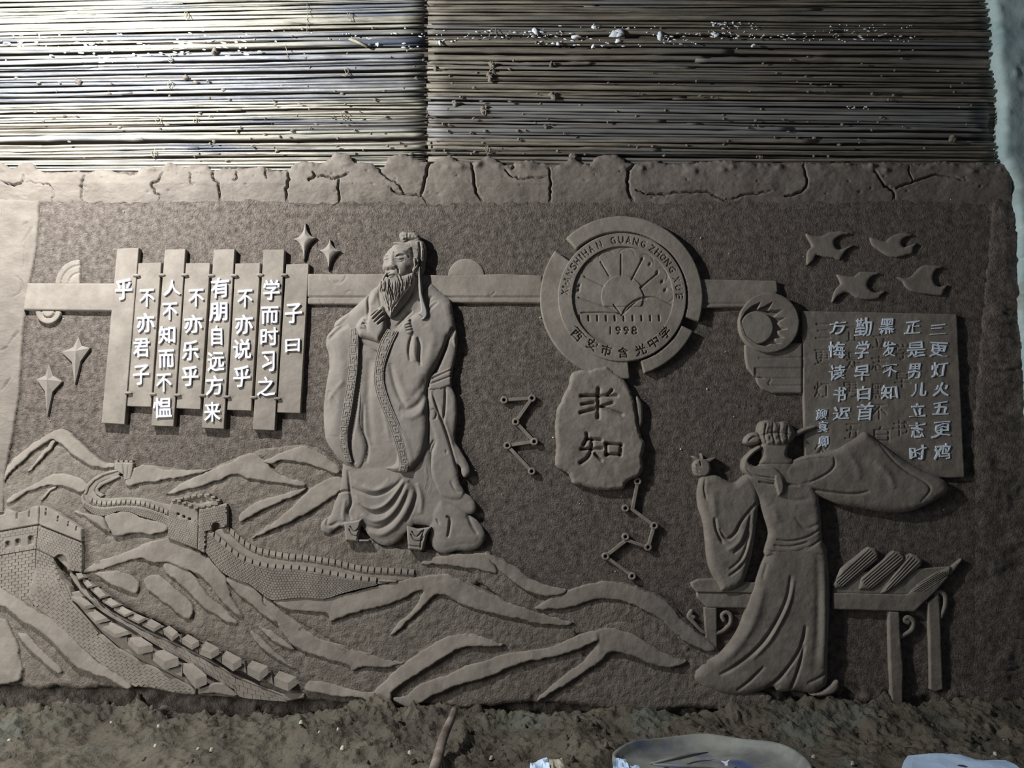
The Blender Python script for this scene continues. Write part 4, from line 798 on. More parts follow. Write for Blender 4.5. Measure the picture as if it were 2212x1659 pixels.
for i in range(34):
    u = i / 33; x0 = 300 + 470 * u; y0 = 800 + 60 * math.sin(u * 3.1) - (60 if u > .85 else 0); x1 = 440 + (u - .4) * 130; y1 = 1380 - abs(u - .4) * 300
    xm = (x0 + x1) / 2 + (u - .45) * 120 + random.uniform(-12, 12)
    p = HC((x0, y0), ((x0 * .6 + xm * .4) + random.uniform(-14, 14), y0 * .65 + y1 * .35), (xm, (y0 + y1) / 2), (x1 + random.uniform(-20, 20), y1))
    b.stroke(p, random.uniform(0.8, 1.3), random.choice([-0.010, -0.007, -0.013])); b.stroke([(x + 1.9, y) for x, y in p], 1.3, 0.004)
b.stroke(HC((430, 850), (420, 930), (470, 1060), (500, 1180)), 1.5, -0.016)
b.cut(circ(*HC((440, 790))[0], 10.5, 24, ry=6.2), sm=0)
# mouth and moustache
for p in ([(380, 720), (340, 780), (290, 860), (255, 930)], [(500, 720), (560, 780), (595, 860), (605, 950)]): b.stroke(HC(*p), 2.0, 0.010)
for p in ([(400, 735), (360, 800), (320, 880)], [(490, 735), (545, 800), (580, 900), (600, 960)], [(520, 712), (575, 770), (610, 850)]): b.stroke(HC(*p), 1.2, -0.014)
b.noise(0.002, 5, 44, 2); b.build('beard', M_FIG, sage)
rib = [(862, 660), (880, 668), (890, 800), (902, 920), (915, 1060), (945, 1180), (980, 1290), (992, 1370), (972, 1425), (925, 1455), (885, 1445), (925, 1412), (838, 1362), (870, 1340), (888, 1300), (878, 1190), (858, 1060), (850, 900), (852, 760)]
b = HR([rib]); b.layer(HC(rib), 0.092, r=3, edge=0.7, sm=3); o = b.build('ribbon', M_RIB, sage); o['label'] = 'pale smooth ribbon hanging from the hair'

# ------------------------------------------------------------------ figure seen from behind on the right
def FF(l): return FC([(a, b) for a, b in l])
def F22(l): return F2([(a, b) for a, b in l])
dan = thing('writing_figure', (1660, 1500), 'figure in flowing robes seen from behind at right, one arm raised to the tablet', 'statue')
sk = F22([(880, 150), (870, 200), (820, 300), (780, 420), (740, 550), (690, 690), (630, 850), (540, 1000), (440, 1090), (330, 1150), (250, 1225), (236, 1290), (300, 1352), (420, 1412), (560, 1442), (720, 1428), (850, 1388), (920, 1362), (960, 1402), (1050, 1405), (1130, 1398), (1260, 1418), (1330, 1380), (1380, 1320), (1385, 1100), (1398, 800), (1400, 500), (1385, 300), (1350, 130), (1100, 100)])
b = Relief.of([sk], 1.8); b.layer(sk, 0.058, r=24, edge=0.45)
for p, w_, a in (([(1065, 400), (1040, 560), (990, 700), (900, 870), (820, 980), (700, 1100), (560, 1200), (450, 1260)], 3.5, -0.018), ([(1085, 440), (1060, 580), (1010, 720), (920, 890), (840, 1010), (720, 1130)], 4, 0.010), ([(1190, 830), (1170, 950), (1120, 1080), (1040, 1200), (940, 1310), (850, 1385)], 3.5, -0.022), ([(1180, 1000), (1130, 1200), (1060, 1392)], 3, -0.018), ([(1160, 980), (1100, 1120), (1010, 1260)], 3.5, 0.010),
                 ([(840, 1180), (720, 1300), (600, 1395)], 3, -0.012), ([(820, 500), (780, 700), (700, 880), (560, 1060), (420, 1170)], 10, 0.010), ([(860, 300), (820, 450)], 3, -0.008), ([(1290, 200), (1300, 500), (1290, 900), (1260, 1250)], 8, -0.008), ([(1200, 1330), (1290, 1290), (1370, 1240)], 3, -0.008), ([(1340, 300), (1350, 800), (1340, 1200)], 8, 0.008)): b.stroke(F22(p), w_, a)
b.noise(0.003, 24, 51, 3); b.build('skirt', M_SM, dan)
P = F22([(1230, 1425), (1330, 1400), (1400, 1350), (1440, 1310), (1472, 1308), (1475, 1370), (1425, 1422), (1330, 1445), (1260, 1440)]); b = Relief.of([P], 1.6); b.layer(P, 0.050, r=6, edge=0.5); b.build('robe_train', M_SM, dan)
to = FF([(730, 760), (800, 700), (900, 640), (1100, 640), (1200, 700), (1330, 780), (1345, 900), (1372, 980), (1392, 1150), (1405, 1350), (1432, 1500), (1200, 1510), (895, 1500), (925, 1300), (880, 1150), (835, 1020), (790, 960), (640, 860)])
b = Relief.of([to], 1.6); b.layer(to, 0.060, r=16, edge=0.5)
for p, w_, a in (([(890, 1440), (1000, 1470), (1180, 1460), (1300, 1410), (1400, 1340)], 2.2, -0.012), ([(980, 1350), (1100, 1365), (1260, 1330), (1380, 1260)], 2.2, -0.010), ([(960, 1400), (1100, 1415), (1280, 1370)], 2, -0.010), ([(1000, 960), (1150, 1000), (1300, 980)], 5, -0.006), ([(820, 830), (930, 850), (1050, 850), (1190, 870)], 2.4, -0.014), ([(1150, 1150), (1250, 1250), (1380, 1200)], 4, -0.006), ([(950, 1040), (1000, 1200)], 8, 0.006)): b.stroke(FF(p), w_, a)
b.noise(0.003, 20, 52, 3); b.build('bodice', M_SM, dan)
ls = FF([(302, 830), (330, 775), (440, 770), (530, 812), (620, 838), (730, 765), (815, 860), (838, 1000), (825, 1100), (802, 1300), (770, 1500), (730, 1640), (690, 1740), (600, 1800), (510, 1815), (480, 1780), (440, 1700), (400, 1620), (372, 1500), (358, 1350), (335, 1180), (295, 1060), (285, 940)])
b = Relief.of([ls], 1.6); b.layer(ls, 0.064, r=16, edge=0.45)
for p, w_, a in (([(430, 1150), (450, 1270), (510, 1390)], 3, -0.018), ([(470, 1250), (540, 1345), (620, 1290), (680, 1180), (820, 1010)], 3.2, -0.016), ([(600, 1480), (690, 1380), (730, 1250), (760, 1100)], 3, -0.014), ([(560, 1620), (660, 1540), (720, 1400), (760, 1200)], 3, -0.014), ([(620, 1600), (700, 1500), (750, 1340)], 4, 0.010), ([(540, 1450), (640, 1380), (700, 1250)], 5, 0.010), ([(350, 800), (340, 900), (360, 1000)], 2.5, -0.010), ([(420, 900), (430, 1100), (480, 1350)], 8, 0.008), ([(560, 1680), (640, 1620), (690, 1560)], 2.6, -0.012)): b.stroke(FF(p), w_, a)
b.noise(0.003, 20, 53, 3); b.build('sleeve', M_SM, dan)
rs = RC((100, 1250), (140, 1200), (240, 1150), (330, 1130), (480, 1100), (560, 1060), (640, 1010), (700, 968), (760, 1015), (850, 1080), (950, 1150), (1100, 1240), (1240, 1300), (1288, 1345), (1292, 1400), (1200, 1470), (1100, 1520), (1000, 1548), (880, 1552), (700, 1522), (520, 1490), (370, 1432), (200, 1362), (125, 1320))
b = Relief.of([rs], 1.6); b.layer(rs, 0.062, r=16, edge=0.45)
for p, w_, a in (([(110, 1330), (220, 1362), (330, 1385), (520, 1412), (640, 1415), (730, 1395)], 2.6, -0.016), ([(470, 1150), (475, 1210), (430, 1265), (330, 1320), (220, 1355)], 2.2, -0.010), ([(170, 1190), (300, 1150), (440, 1145)], 3, 0.008), ([(800, 1060), (900, 1180), (1000, 1260), (1120, 1330), (1160, 1390), (1090, 1480)], 2.4, -0.010), ([(760, 1180), (860, 1280), (900, 1380)], 8, 0.008), ([(560, 1120), (640, 1220), (640, 1330)], 8, 0.006)): b.stroke(RC(*p), w_, a)
b.noise(0.003, 20, 54, 3); b.build('sleeve', M_SM, dan)
hd = FF([(830, 330), (860, 285), (930, 272), (1000, 292), (1080, 285), (1130, 325), (1165, 400), (1145, 460), (1085, 500), (1000, 522), (900, 512), (858, 470), (828, 400)])
nk = FF([(868, 480), (1095, 470), (1085, 590), (1140, 640), (1100, 690), (850, 680), (866, 600)]); b = Relief.of([nk], 1.4); b.layer(nk, 0.062, r=10, edge=0.5); b.build('neck', M_SM, dan)
b = Relief.of([hd], 1.2); b.layer(hd, 0.078, r=16, edge=0.4)
for p in ([(900, 300), (880, 400), (900, 490)], [(960, 290), (950, 400), (980, 510)], [(1030, 300), (1010, 400), (1040, 510)], [(1090, 310), (1080, 400), (1090, 480)], [(850, 420), (950, 390), (1060, 400), (1150, 420)]): b.stroke(FF(p), 2, -0.010)
b.noise(0.008, 9, 55, 3); b.build('hair', M_SM, dan)
bn = FF([(700, 480), (712, 430), (770, 388), (832, 400), (845, 480), (780, 502), (735, 500)]); b = Relief.of([bn], 1.3); b.layer(bn, 0.060, r=8, edge=0.5); b.stroke(FF([(730, 470), (780, 430), (830, 440)]), 2, -0.01); b.build('hair_bun', M_SM, dan)
rb = FF([(1140, 395), (1240, 345), (1335, 325), (1340, 350), (1250, 385), (1160, 430)]); b = Relief.of([rb], 1.3); b.layer(rb, 0.050, r=5, edge=0.5); b.build('hair_ribbon', M_SM, dan)
sc = FF([(838, 505), (790, 530), (740, 575), (695, 625), (682, 690), (700, 740), (760, 785), (860, 812), (960, 835), (1050, 850), (1062, 800), (1010, 730), (940, 690), (840, 690), (772, 680), (742, 640), (790, 580), (855, 535)])
b = Relief.of([sc], 1.3); b.layer(sc, 0.070, r=6, edge=0.5); b.stroke(FF([(700, 700), (780, 770), (940, 800), (1040, 830)]), 1.8, -0.010); b.build('scarf', M_SM, dan)
kn = FF([(965, 780), (1000, 760), (1040, 790), (1060, 860), (1050, 930), (1010, 960), (985, 900)]); b = Relief.of([kn], 1.3); b.layer(kn, 0.076, r=5, edge=0.5); b.build('scarf_knot', M_SM, dan)
hn = FF([(240, 690), (262, 640), (300, 622), (350, 628), (392, 660), (402, 730), (370, 780), (330, 792), (265, 772)]); b = Relief.of([hn], 1.1); b.layer(hn, 0.060, r=6, edge=0.5)
for p in ([(250, 670), (300, 700)], [(248, 710), (295, 740)], [(260, 745), (300, 770)], [(300, 640), (310, 700)]): b.stroke(FF(p), 1.2, -0.010)
b.build('hand', M_SM, dan)
for P in ([(228, 600), (262, 602), (300, 625), (290, 650), (255, 632)], [(308, 575), (330, 600), (335, 645), (315, 645)], [(340, 640), (380, 622), (445, 612), (420, 640), (370, 668)]):
    b = Relief.of([FF(P)], 1.0); b.layer(FF(P), 0.050, r=3, edge=0.6); b.build('petal', M_SM, dan)

# ------------------------------------------------------------------ scroll table
tb = thing('scroll_table', (2000, 1480), 'long clay table with scroll brackets behind the writing figure', 'table')
def plate(conv, P, h, name, par=None, st=1.6, r=3, edge=0.7, sm=1, ex_=None, m=None):
    q = conv(P); b = Relief.of([q], st); b.layer(q, h, r=r, edge=edge, sm=sm); b.noise(0.0025, 20, 61, 3)
    if ex_: ex_(b)
    return b.build(name, m or M_SM, par)
plate(F2, [(210, 470), (270, 440), (380, 435), (800, 470), (800, 560), (260, 552), (218, 505)], 0.036, 'tabletop', tb)
plate(F2, [(260, 552), (800, 560), (800, 690), (345, 682), (262, 592)], 0.028, 'apron', tb)
plate(F2, [(320, 680), (430, 680), (432, 1060), (335, 960)], 0.026, 'leg', tb)
def curl(conv, pts, w_, h, par):
    P = cat(conv(pts), 6, False); d = np.gradient(P, axis=0); d /= np.linalg.norm(d, axis=1)[:, None]; n_ = np.stack([-d[:, 1], d[:, 0]], 1)
    b = Relief(P[:, 0].min() - w_, P[:, 1].min() - w_, P[:, 0].max() + w_, P[:, 1].max() + w_, 1.2)
    dd, _, _ = pdist(b.X, b.Y, P); b.D = w_ - dd; b.H = np.where(b.D > 0, h * (0.7 + 0.3 * np.sqrt(np.clip(b.D / w_, 0, 1))), 0); b.build('scroll_bracket', M_SM, par)
curl(F2, [(490, 790), (475, 750), (510, 722), (548, 750), (545, 820), (490, 880), (420, 905)], 4.4, 0.026, tb)
curl(F2, [(235, 765), (205, 745), (215, 712), (190, 760), (225, 800), (300, 880), (340, 900)], 4.0, 0.024, tb)
plate(GC, [(240, 500), (420, 380), (800, 360), (1250, 330), (1342, 255), (1330, 290), (1245, 400), (860, 570), (240, 560)], 0.026, 'tabletop', tb)
plate(GC, [(240, 555), (860, 570), (1240, 400), (1100, 560), (930, 718), (700, 712), (240, 698)], 0.036, 'apron', tb)
plate(GC, [(712, 715), (802, 720), (815, 960), (835, 1200), (832, 1560), (790, 1588), (742, 1570), (730, 1300), (716, 1000)], 0.034, 'leg', tb, sm=0)
plate(GC, [(1045, 640), (1140, 560), (1150, 700), (1160, 1000), (1176, 1380), (1110, 1402), (1066, 1380), (1060, 1000)], 0.026, 'leg', tb, sm=0)
curl(GC, [(880, 810), (845, 790), (880, 765), (925, 800), (915, 870), (860, 910), (810, 935)], 5.0, 0.028, tb)
curl(GC, [(1130, 600), (1120, 560), (1160, 548), (1198, 590), (1195, 670), (1160, 760)], 5.0, 0.024, tb)
def ridges(P0, P1, n):
    def f(b):
        a, c = GC(*P0); d, e = GC(*P1)
        for k in range(n):
            t = (k + .5) / n; b.stroke([(a[0] + (c[0] - a[0]) * t, a[1] + (c[1] - a[1]) * t), (d[0] + (e[0] - d[0]) * t, d[1] + (e[1] - d[1]) * t)], 1.0, -0.008, taper=False)
    return f
for P, r0, r1, lab in (([(235, 490), (310, 350), (545, 165), (600, 175), (625, 215), (625, 270), (385, 470), (330, 515), (262, 520)], ((250, 450), (330, 510)), ((540, 180), (620, 260)), 'leftmost, nearest the figure'), ([(455, 530), (480, 430), (760, 195), (810, 205), (850, 245), (850, 290), (620, 490), (560, 532)], ((480, 450), (560, 520)), ((760, 205), (845, 285)), 'second from the figure'),
                        ([(640, 560), (700, 480), (870, 240), (910, 220), (960, 235), (1002, 275), (990, 325), (780, 500), (690, 562)], ((660, 500), (740, 545)), ((880, 235), (990, 310)), 'third from the figure'), ([(880, 560), (960, 480), (1100, 390), (1240, 330), (1245, 395), (1150, 470), (1020, 560)], ((900, 520), (980, 560)), ((1150, 375), (1240, 390)), 'flat one at the right end')):
    q = GC(P); b = Relief.of([q], 1.1); b.layer(q, 0.040, r=7, edge=0.5, sm=1); ridges(r0, r1, 5)(b)
    tag(b.build('bamboo_scroll', M_SM), 'ribbed clay scroll lying on the relief table, ' + lab, 'scroll', 'scrolls on the relief table')
# ------------------------------------------------------------------ mountains: a rough slope and the smooth ridges laid on it
def hill(label, slope, ridges_, hs, dh=0.009, base_px=None, wobs=3, rr=15):
    hs += 0.009 if hs < .03 else 0; dh *= .85; S = np.array(slope); t = thing('mountain_relief', (S[:, 0].mean(), min(S[:, 1].max(), 1500)), label, 'mountain', 'clay mountains along the foot of the relief')
    b = Relief.of([slope], 3.0); b.layer(slope, hs, r=12, edge=0.4, sm=2, wob=wobs)
    hx = hs
    for R_ in ridges_:       # slightly hollow beside each ridge
        P = cat(R_, 2); q = b._sl(P, 24); d = sdist(b.X[q], b.Y[q], P); b.H[q] -= np.exp(-((d + 3) / 8) ** 2) * 0.005
    b.noise(0.007, 8, 81, 3); b.noise(0.006, 60, 82, 2)
    b.build('slope', M_SL, t, dref=hs * .9)
    for R_ in ridges_:
        b = Relief.of([R_], 1.9); b.layer(R_, 1.0, r=6, edge=0.94, sm=3, wob=3.5, pw=1.7)
        ins = b.D > 0; n_ = np.cumsum(ins, 0); tot = np.zeros_like(n_)      # position down each vertical run of the band
        start = ins & ~np.vstack([np.zeros((1, b.nx), bool), ins[:-1]]); first = np.maximum.accumulate(np.where(start, n_ - 1, 0), 0)
        pos = n_ - first; tot = np.where(ins, pos, 0); 
        for r_ in range(b.ny - 2, -1, -1): tot[r_] = np.where(ins[r_] & ins[r_ + 1], tot[r_ + 1], tot[r_])
        fr = np.clip(pos / np.maximum(tot, 1), 0, 1) * np.clip(tot * b.st / 16, 0.35, 1)
        for _ in range(2):
            fp = np.pad(fr, 1, mode='edge'); fr = (fp[1:-1, :-2] + 2 * fr + fp[1:-1, 2:]) / 4
        b.H = b.H * (hs + 0.002 + dh * 1.25 * fr ** 0.9); b.noise(0.004, 26, 83, 3); b.noise(0.006, 80, 84, 2)
        b.build('ridge', M_SM, t, dref=hs + dh * .8)
    return t
hill('tallest pointed clay mountain at far left below the stars', [(8, 1100), (10, 1010), (48, 975), (96, 941), (133, 925), (158, 942), (184, 966), (216, 994), (247, 1004), (258, 1040), (190, 1090), (100, 1110)],
     [M1((42, 600), (50, 500), (70, 440), (200, 310), (400, 170), (550, 105), (650, 178), (760, 280), (900, 400), (1020, 425), (1010, 462), (880, 455), (760, 410), (640, 330), (560, 245), (510, 215), (450, 215), (330, 290), (190, 410), (80, 520)),
      M1((500, 215), (460, 290), (380, 380), (290, 470), (235, 510), (300, 430), (390, 310), (460, 225))], 0.012)
hill('rounded clay hill behind the big corner tower at far left', [(4, 1125), (12, 1085), (50, 1056), (90, 1038), (118, 1023), (140, 1022), (165, 1032), (188, 1048), (186, 1090), (200, 1190), (100, 1190), (10, 1140)],
     [M1((50, 770), (90, 720), (200, 660), (360, 570), (480, 515), (570, 505), (680, 540), (785, 612), (770, 660), (735, 680), (650, 655), (560, 618), (480, 618), (430, 615), (250, 675), (110, 765)),
      M1((510, 620), (440, 680), (400, 730), (355, 755), (400, 690), (450, 635))], 0.018)
hill('clay mountains between the slips and the bearded figure', [(200, 1110), (250, 1035), (285, 1015), (330, 1005), (400, 1014), (450, 1012), (500, 992), (560, 972), (620, 962), (660, 960), (700, 975), (745, 1020), (745, 1100), (830, 1180), (1000, 1195), (1060, 1192), (1060, 1260), (900, 1260), (700, 1230), (540, 1215), (480, 1130), (370, 1100), (240, 1110)],
     [M1((1170, 480), (1230, 445), (1320, 432), (1400, 450), (1470, 472), (1700, 475), (1900, 462), (1960, 455), (1780, 505), (1600, 545), (1400, 578), (1250, 600), (1150, 620), (1120, 560)),
      M2((210, 250), (290, 190), (400, 130), (540, 70), (650, 20), (740, -12), (840, -72), (920, -78), (1000, -20), (1070, 60), (1160, 110), (1310, 155), (1310, 182), (1100, 155), (900, 128), (780, 88), (650, 135), (520, 175), (400, 210)),
      M2((985, -10), (1090, -62), (1190, -105), (1290, -140), (1400, -105), (1500, -40), (1590, 30), (1600, 90), (1520, 70), (1400, 20), (1250, -10), (1150, -25), (1060, 5)),
      M2((810, 480), (800, 430), (830, 385), (920, 320), (1100, 262), (1250, 215), (1335, 190), (1290, 235), (1200, 280), (1000, 365), (890, 430)),
      M2((885, 605), (1000, 520), (1160, 400), (1290, 270), (1390, 185), (1480, 140), (1590, 105), (1625, 160), (1600, 230), (1450, 330), (1300, 420), (1130, 500), (980, 570)),
      [(905, 1216), (960, 1200), (1010, 1196), (1050, 1196), (1062, 1215), (1075, 1240), (1040, 1232), (980, 1222)]], 0.014)
hill('low smooth clay mound under the far wall bend', [(160, 1112), (190, 1103), (226, 1112), (260, 1100), (290, 1103), (330, 1122), (365, 1145), (366, 1180), (310, 1240), (180, 1262), (175, 1180)],
     [M1((655, 850), (700, 842), (760, 868), (890, 878), (935, 930), (960, 1000), (985, 1050), (900, 985), (800, 920), (720, 880)),
      M1((930, 890), (1000, 865), (1080, 850), (1160, 850), (1250, 905), (1350, 925), (1430, 940), (1500, 975), (1500, 1020), (1430, 1045), (1350, 1055), (1200, 1040), (1100, 1060), (1030, 1075), (985, 1020), (955, 950))], 0.022, 0.014)
hill('broad clay mountain with clawed ridges between the two near walls', [(186, 1230), (250, 1195), (310, 1172), (358, 1160), (400, 1172), (450, 1202), (490, 1243), (545, 1268), (590, 1292), (640, 1330), (700, 1362), (780, 1402), (870, 1426), (860, 1480), (800, 1500), (640, 1490), (560, 1470), (450, 1400), (330, 1340), (200, 1280)],
     [M2((-440, 880), (-360, 800), (-150, 720), (20, 655), (120, 615), (220, 600), (330, 640), (480, 710), (600, 800), (690, 900), (715, 1000), (740, 1100), (800, 1180), (835, 1235), (760, 1195), (640, 1080), (560, 960), (440, 870), (370, 850), (250, 790), (130, 790), (0, 760), (-200, 820)),
      M2((700, 908), (800, 920), (880, 970), (980, 1050), (1000, 1120), (1080, 1200), (1130, 1290), (1050, 1250), (950, 1180), (860, 1100), (760, 1010), (720, 960)),
      M2((190, 800), (300, 800), (420, 880), (520, 1020), (640, 1130), (740, 1230), (790, 1290), (700, 1262), (560, 1180), (430, 1060), (330, 960), (230, 880)),
      M2((40, 930), (110, 890), (180, 905), (260, 980), (380, 1080), (430, 1170), (410, 1245), (340, 1220), (250, 1140), (160, 1080), (70, 1000)),
      M2((-360, 880), (-200, 860), (-60, 900), (0, 960), (-20, 1040), (-120, 1010), (-260, 940)),
      M4((665, 185), (720, 215), (760, 260), (850, 340), (980, 430), (1100, 530), (1230, 580), (1350, 610), (1600, 690), (1740, 730), (1880, 752), (1800, 780), (1690, 800), (1520, 785), (1430, 830), (1380, 775), (1200, 720), (1060, 680), (900, 590), (780, 420), (700, 290)),
      M4((620, 440), (720, 480), (830, 560), (940, 650), (850, 625), (740, 560)), M4((550, 480), (640, 540), (760, 660), (880, 760), (965, 830), (880, 785), (740, 700), (620, 590))], 0.022)
hill('wide clay mountain below the bearded figure with a long curved ridge', [(588, 1308), (620, 1294), (700, 1294), (760, 1282), (830, 1262), (900, 1245), (960, 1238), (1010, 1255), (1060, 1280), (1130, 1312), (1190, 1340), (1245, 1356), (1215, 1400), (1050, 1400), (950, 1380), (865, 1450), (780, 1420), (700, 1375), (640, 1340)],
     [M4((745, 240), (800, 215), (900, 198), (1000, 192), (1100, 200), (1200, 212), (1350, 175), (1600, 110), (1850, 55), (2060, 15), (2212, 0), (2350, 55), (2560, 150), (2750, 235), (2950, 310), (3180, 378), (3330, 425), (3200, 440), (3030, 425), (2850, 385), (2600, 330), (2430, 285), (2300, 220), (2160, 170), (2060, 250), (1920, 390), (1760, 525), (1800, 430), (1930, 330), (2030, 150), (1950, 165), (1800, 235), (1600, 300), (1450, 330), (1350, 358), (1250, 400), (1205, 330), (1000, 320), (880, 300), (790, 262))], 0.026)
hill('clay ridge running right from the hem of the bearded figure', [(1000, 1215), (1055, 1196), (1110, 1222), (1160, 1258), (1230, 1275), (1270, 1262), (1310, 1256), (1350, 1258), (1430, 1288), (1470, 1325), (1530, 1385), (1560, 1412), (1540, 1450), (1430, 1400), (1300, 1372), (1180, 1360), (1080, 1290)],
     [M5((470, 180), (500, 180), (560, 215), (680, 265), (760, 335), (860, 385), (960, 415), (1040, 432), (1000, 462), (900, 475), (800, 450), (700, 400), (620, 330), (540, 262)),
      M5((815, 548), (900, 500), (1060, 430), (1180, 392), (1290, 372), (1420, 382), (1560, 430), (1700, 490), (1780, 570), (1850, 650), (1950, 730), (2065, 830), (2000, 852), (1900, 812), (1800, 742), (1700, 645), (1560, 562), (1450, 512), (1300, 490), (1200, 502), (1080, 545), (990, 558), (850, 562))], 0.020)
hill('long low front mountain reaching to the trailing robe at right', [(560, 1478), (640, 1468), (740, 1490), (830, 1500), (870, 1432), (905, 1400), (960, 1362), (1020, 1356), (1060, 1360), (1130, 1384), (1250, 1375), (1300, 1352), (1350, 1342), (1400, 1358), (1440, 1376), (1510, 1412), (1570, 1450), (1620, 1490), (1670, 1505), (1650, 1540), (1580, 1535), (1480, 1528), (1390, 1540), (1300, 1530), (1200, 1518), (1100, 1520), (1000, 1532), (900, 1520), (830, 1528), (700, 1514), (600, 1506)],
     [M4((1020, 985), (1040, 920), (1110, 915), (1200, 930), (1400, 985), (1560, 1018), (1640, 975), (1740, 870), (1870, 765), (2000, 675), (2130, 590), (2212, 548), (2300, 520), (2400, 510), (2480, 520), (2560, 545), (2680, 590), (2740, 612), (2700, 618), (2520, 612), (2400, 620), (2300, 650), (2240, 690), (2120, 770), (2010, 835), (1880, 920), (1770, 1000), (1750, 1090), (1650, 1130), (1500, 1060), (1320, 1045), (1120, 1010)),
      M4((1770, 1060), (1880, 1040), (1980, 960), (2100, 900), (2212, 868), (2400, 790), (2560, 735), (2700, 690), (2860, 660), (3010, 640), (3180, 600), (3340, 530), (3480, 490), (3580, 465), (3700, 480), (3850, 530), (4020, 640), (4200, 720), (4290, 745), (4220, 785), (4050, 790), (3900, 730), (3760, 680), (3640, 660), (3560, 730), (3420, 830), (3240, 945), (3090, 1045), (2980, 1080), (3080, 1000), (3240, 860), (3400, 740), (3520, 580), (3400, 620), (3180, 700), (3000, 730), (2820, 780), (2650, 850), (2540, 890), (2380, 930), (2290, 960), (2200, 1000), (2080, 1060), (1960, 1130), (1880, 1130))], 0.042, 0.02)

# ------------------------------------------------------------------ the long wall: far tower and far winding stretch
ft = thing('watchtower_relief', (270, 1040), 'tiny clay watchtower on the skyline where the far wall begins', 'tower')
plate(M1, [(1022, 470), (1028, 408), (1195, 410), (1188, 470), (1170, 560), (1112, 572), (1100, 520)], 0.034, 'tower_body', ft, st=1.1, ex_=lambda b: (b.stroke(M1((1100, 420), (1115, 560)), 1, -0.008), b.stroke(M1((1150, 430), (1140, 555)), 1, -0.006)))
for x in (1040, 1085, 1130, 1172): prism('merlon', M1((x - 16, 392), (x + 16, 392), (x + 15, 412), (x - 15, 412)), 0.034, M_SM, ft, bev=.6)
fw = thing('wall_relief', (240, 1110), 'far narrow stretch of crenellated clay wall winding in an S bend', 'wall relief')
outer = [(1070, 470), (1000, 482), (900, 510), (820, 560), (770, 620), (745, 690), (760, 760), (830, 800), (940, 812), (1050, 800), (1180, 800), (1300, 815), (1400, 850), (1520, 900)]
outer_b = [(1080, 500), (1010, 510), (900, 545), (820, 590), (755, 640), (722, 720), (745, 800), (830, 868), (930, 892), (1050, 850), (1160, 852), (1250, 890), (1400, 935), (1515, 1000)]
inner_ = [(1062, 530), (960, 565), (890, 600), (850, 650), (858, 690), (900, 722), (1000, 732), (1100, 722), (1200, 724), (1330, 740), (1450, 775), (1540, 800)]
plate(M1, outer + inner_[::-1], 0.030, 'walkway', fw, st=1.3, sm=3)
plate(M1, [(722, 720), (745, 690), (760, 750), (830, 796), (940, 808), (1050, 796), (1180, 796), (1300, 812), (1400, 846), (1520, 896), (1515, 1000), (1400, 935), (1250, 890), (1160, 852), (1050, 850), (930, 892), (830, 868), (745, 800)], 0.036, 'wall_face', fw, st=1.3, sm=2)
plate(M1, [(1062, 470), (990, 485), (900, 512), (820, 560), (770, 620), (745, 700), (775, 700), (800, 630), (850, 575), (930, 530), (1062, 490)], 0.036, 'parapet', fw, st=1.2)
plate(M1, [(1062, 520), (960, 560), (885, 595), (848, 650), (856, 692), (900, 724), (940, 705), (885, 675), (880, 650), (920, 615), (990, 585), (1075, 545)], 0.036, 'parapet', fw, st=1.2)
bricks(M1((750, 770), (830, 812), (940, 825), (1050, 812), (1180, 812), (1300, 826), (1400, 860), (1512, 905)), M1((750, 800), (830, 866), (930, 888), (1050, 848), (1160, 850), (1250, 888), (1400, 932), (1510, 992)), 4, 44, 0.036, M_SM, fw, gap=.5, th=.003)
def merlons(path, n, w_, hh, h, par, conv, slant=0.0, depth=0.008, m=None):
    P = resample(cat(conv(path), 5, False), n * 2 + 1)
    for i in range(n):
        a = P[i * 2]; c = P[min(i * 2 + 1, len(P) - 1)]; d = (c - a) / (np.linalg.norm(c - a) + 1e-9); L = np.linalg.norm(P[i * 2 + 2] - a) * w_
        q = [a, a + d * L, a + d * L + np.array([slant * hh, -hh]), a + np.array([slant * hh, -hh])]
        A = np.array([W(p[0], p[1], h) for p in q]); Bk = A.copy(); A[:, 1] = [-h, -h, -h + depth, -h + depth]; Bk[:, 1] = -(h - 0.03)
        fr = np.array([W(p[0], p[1] + hh * .55, h) for p in q[:2]]); fr[:, 1] = -(h - 0.002); fb = fr.copy(); fb[:, 1] = -(h - 0.03)
        V = np.concatenate([A, Bk, fr, fb])   # 0-3 top, 4-7 back, 8-9 lower front, 10-11 its back
        f = [(0, 1, 2, 3), (8, 9, 1, 0), (3, 2, 6, 7), (10, 11, 9, 8), (1, 9, 11, 5), (1, 5, 6, 2), (0, 4, 10, 8), (0, 3, 7, 4)]
        mk('merlon', V, f, m or M_SM, par)
merlons([(790, 745), (850, 768), (930, 782), (1020, 776), (1120, 768), (1230, 775), (1330, 798), (1430, 835), (1510, 868)], 17, 0.72, 6, 0.042, fw, M1)

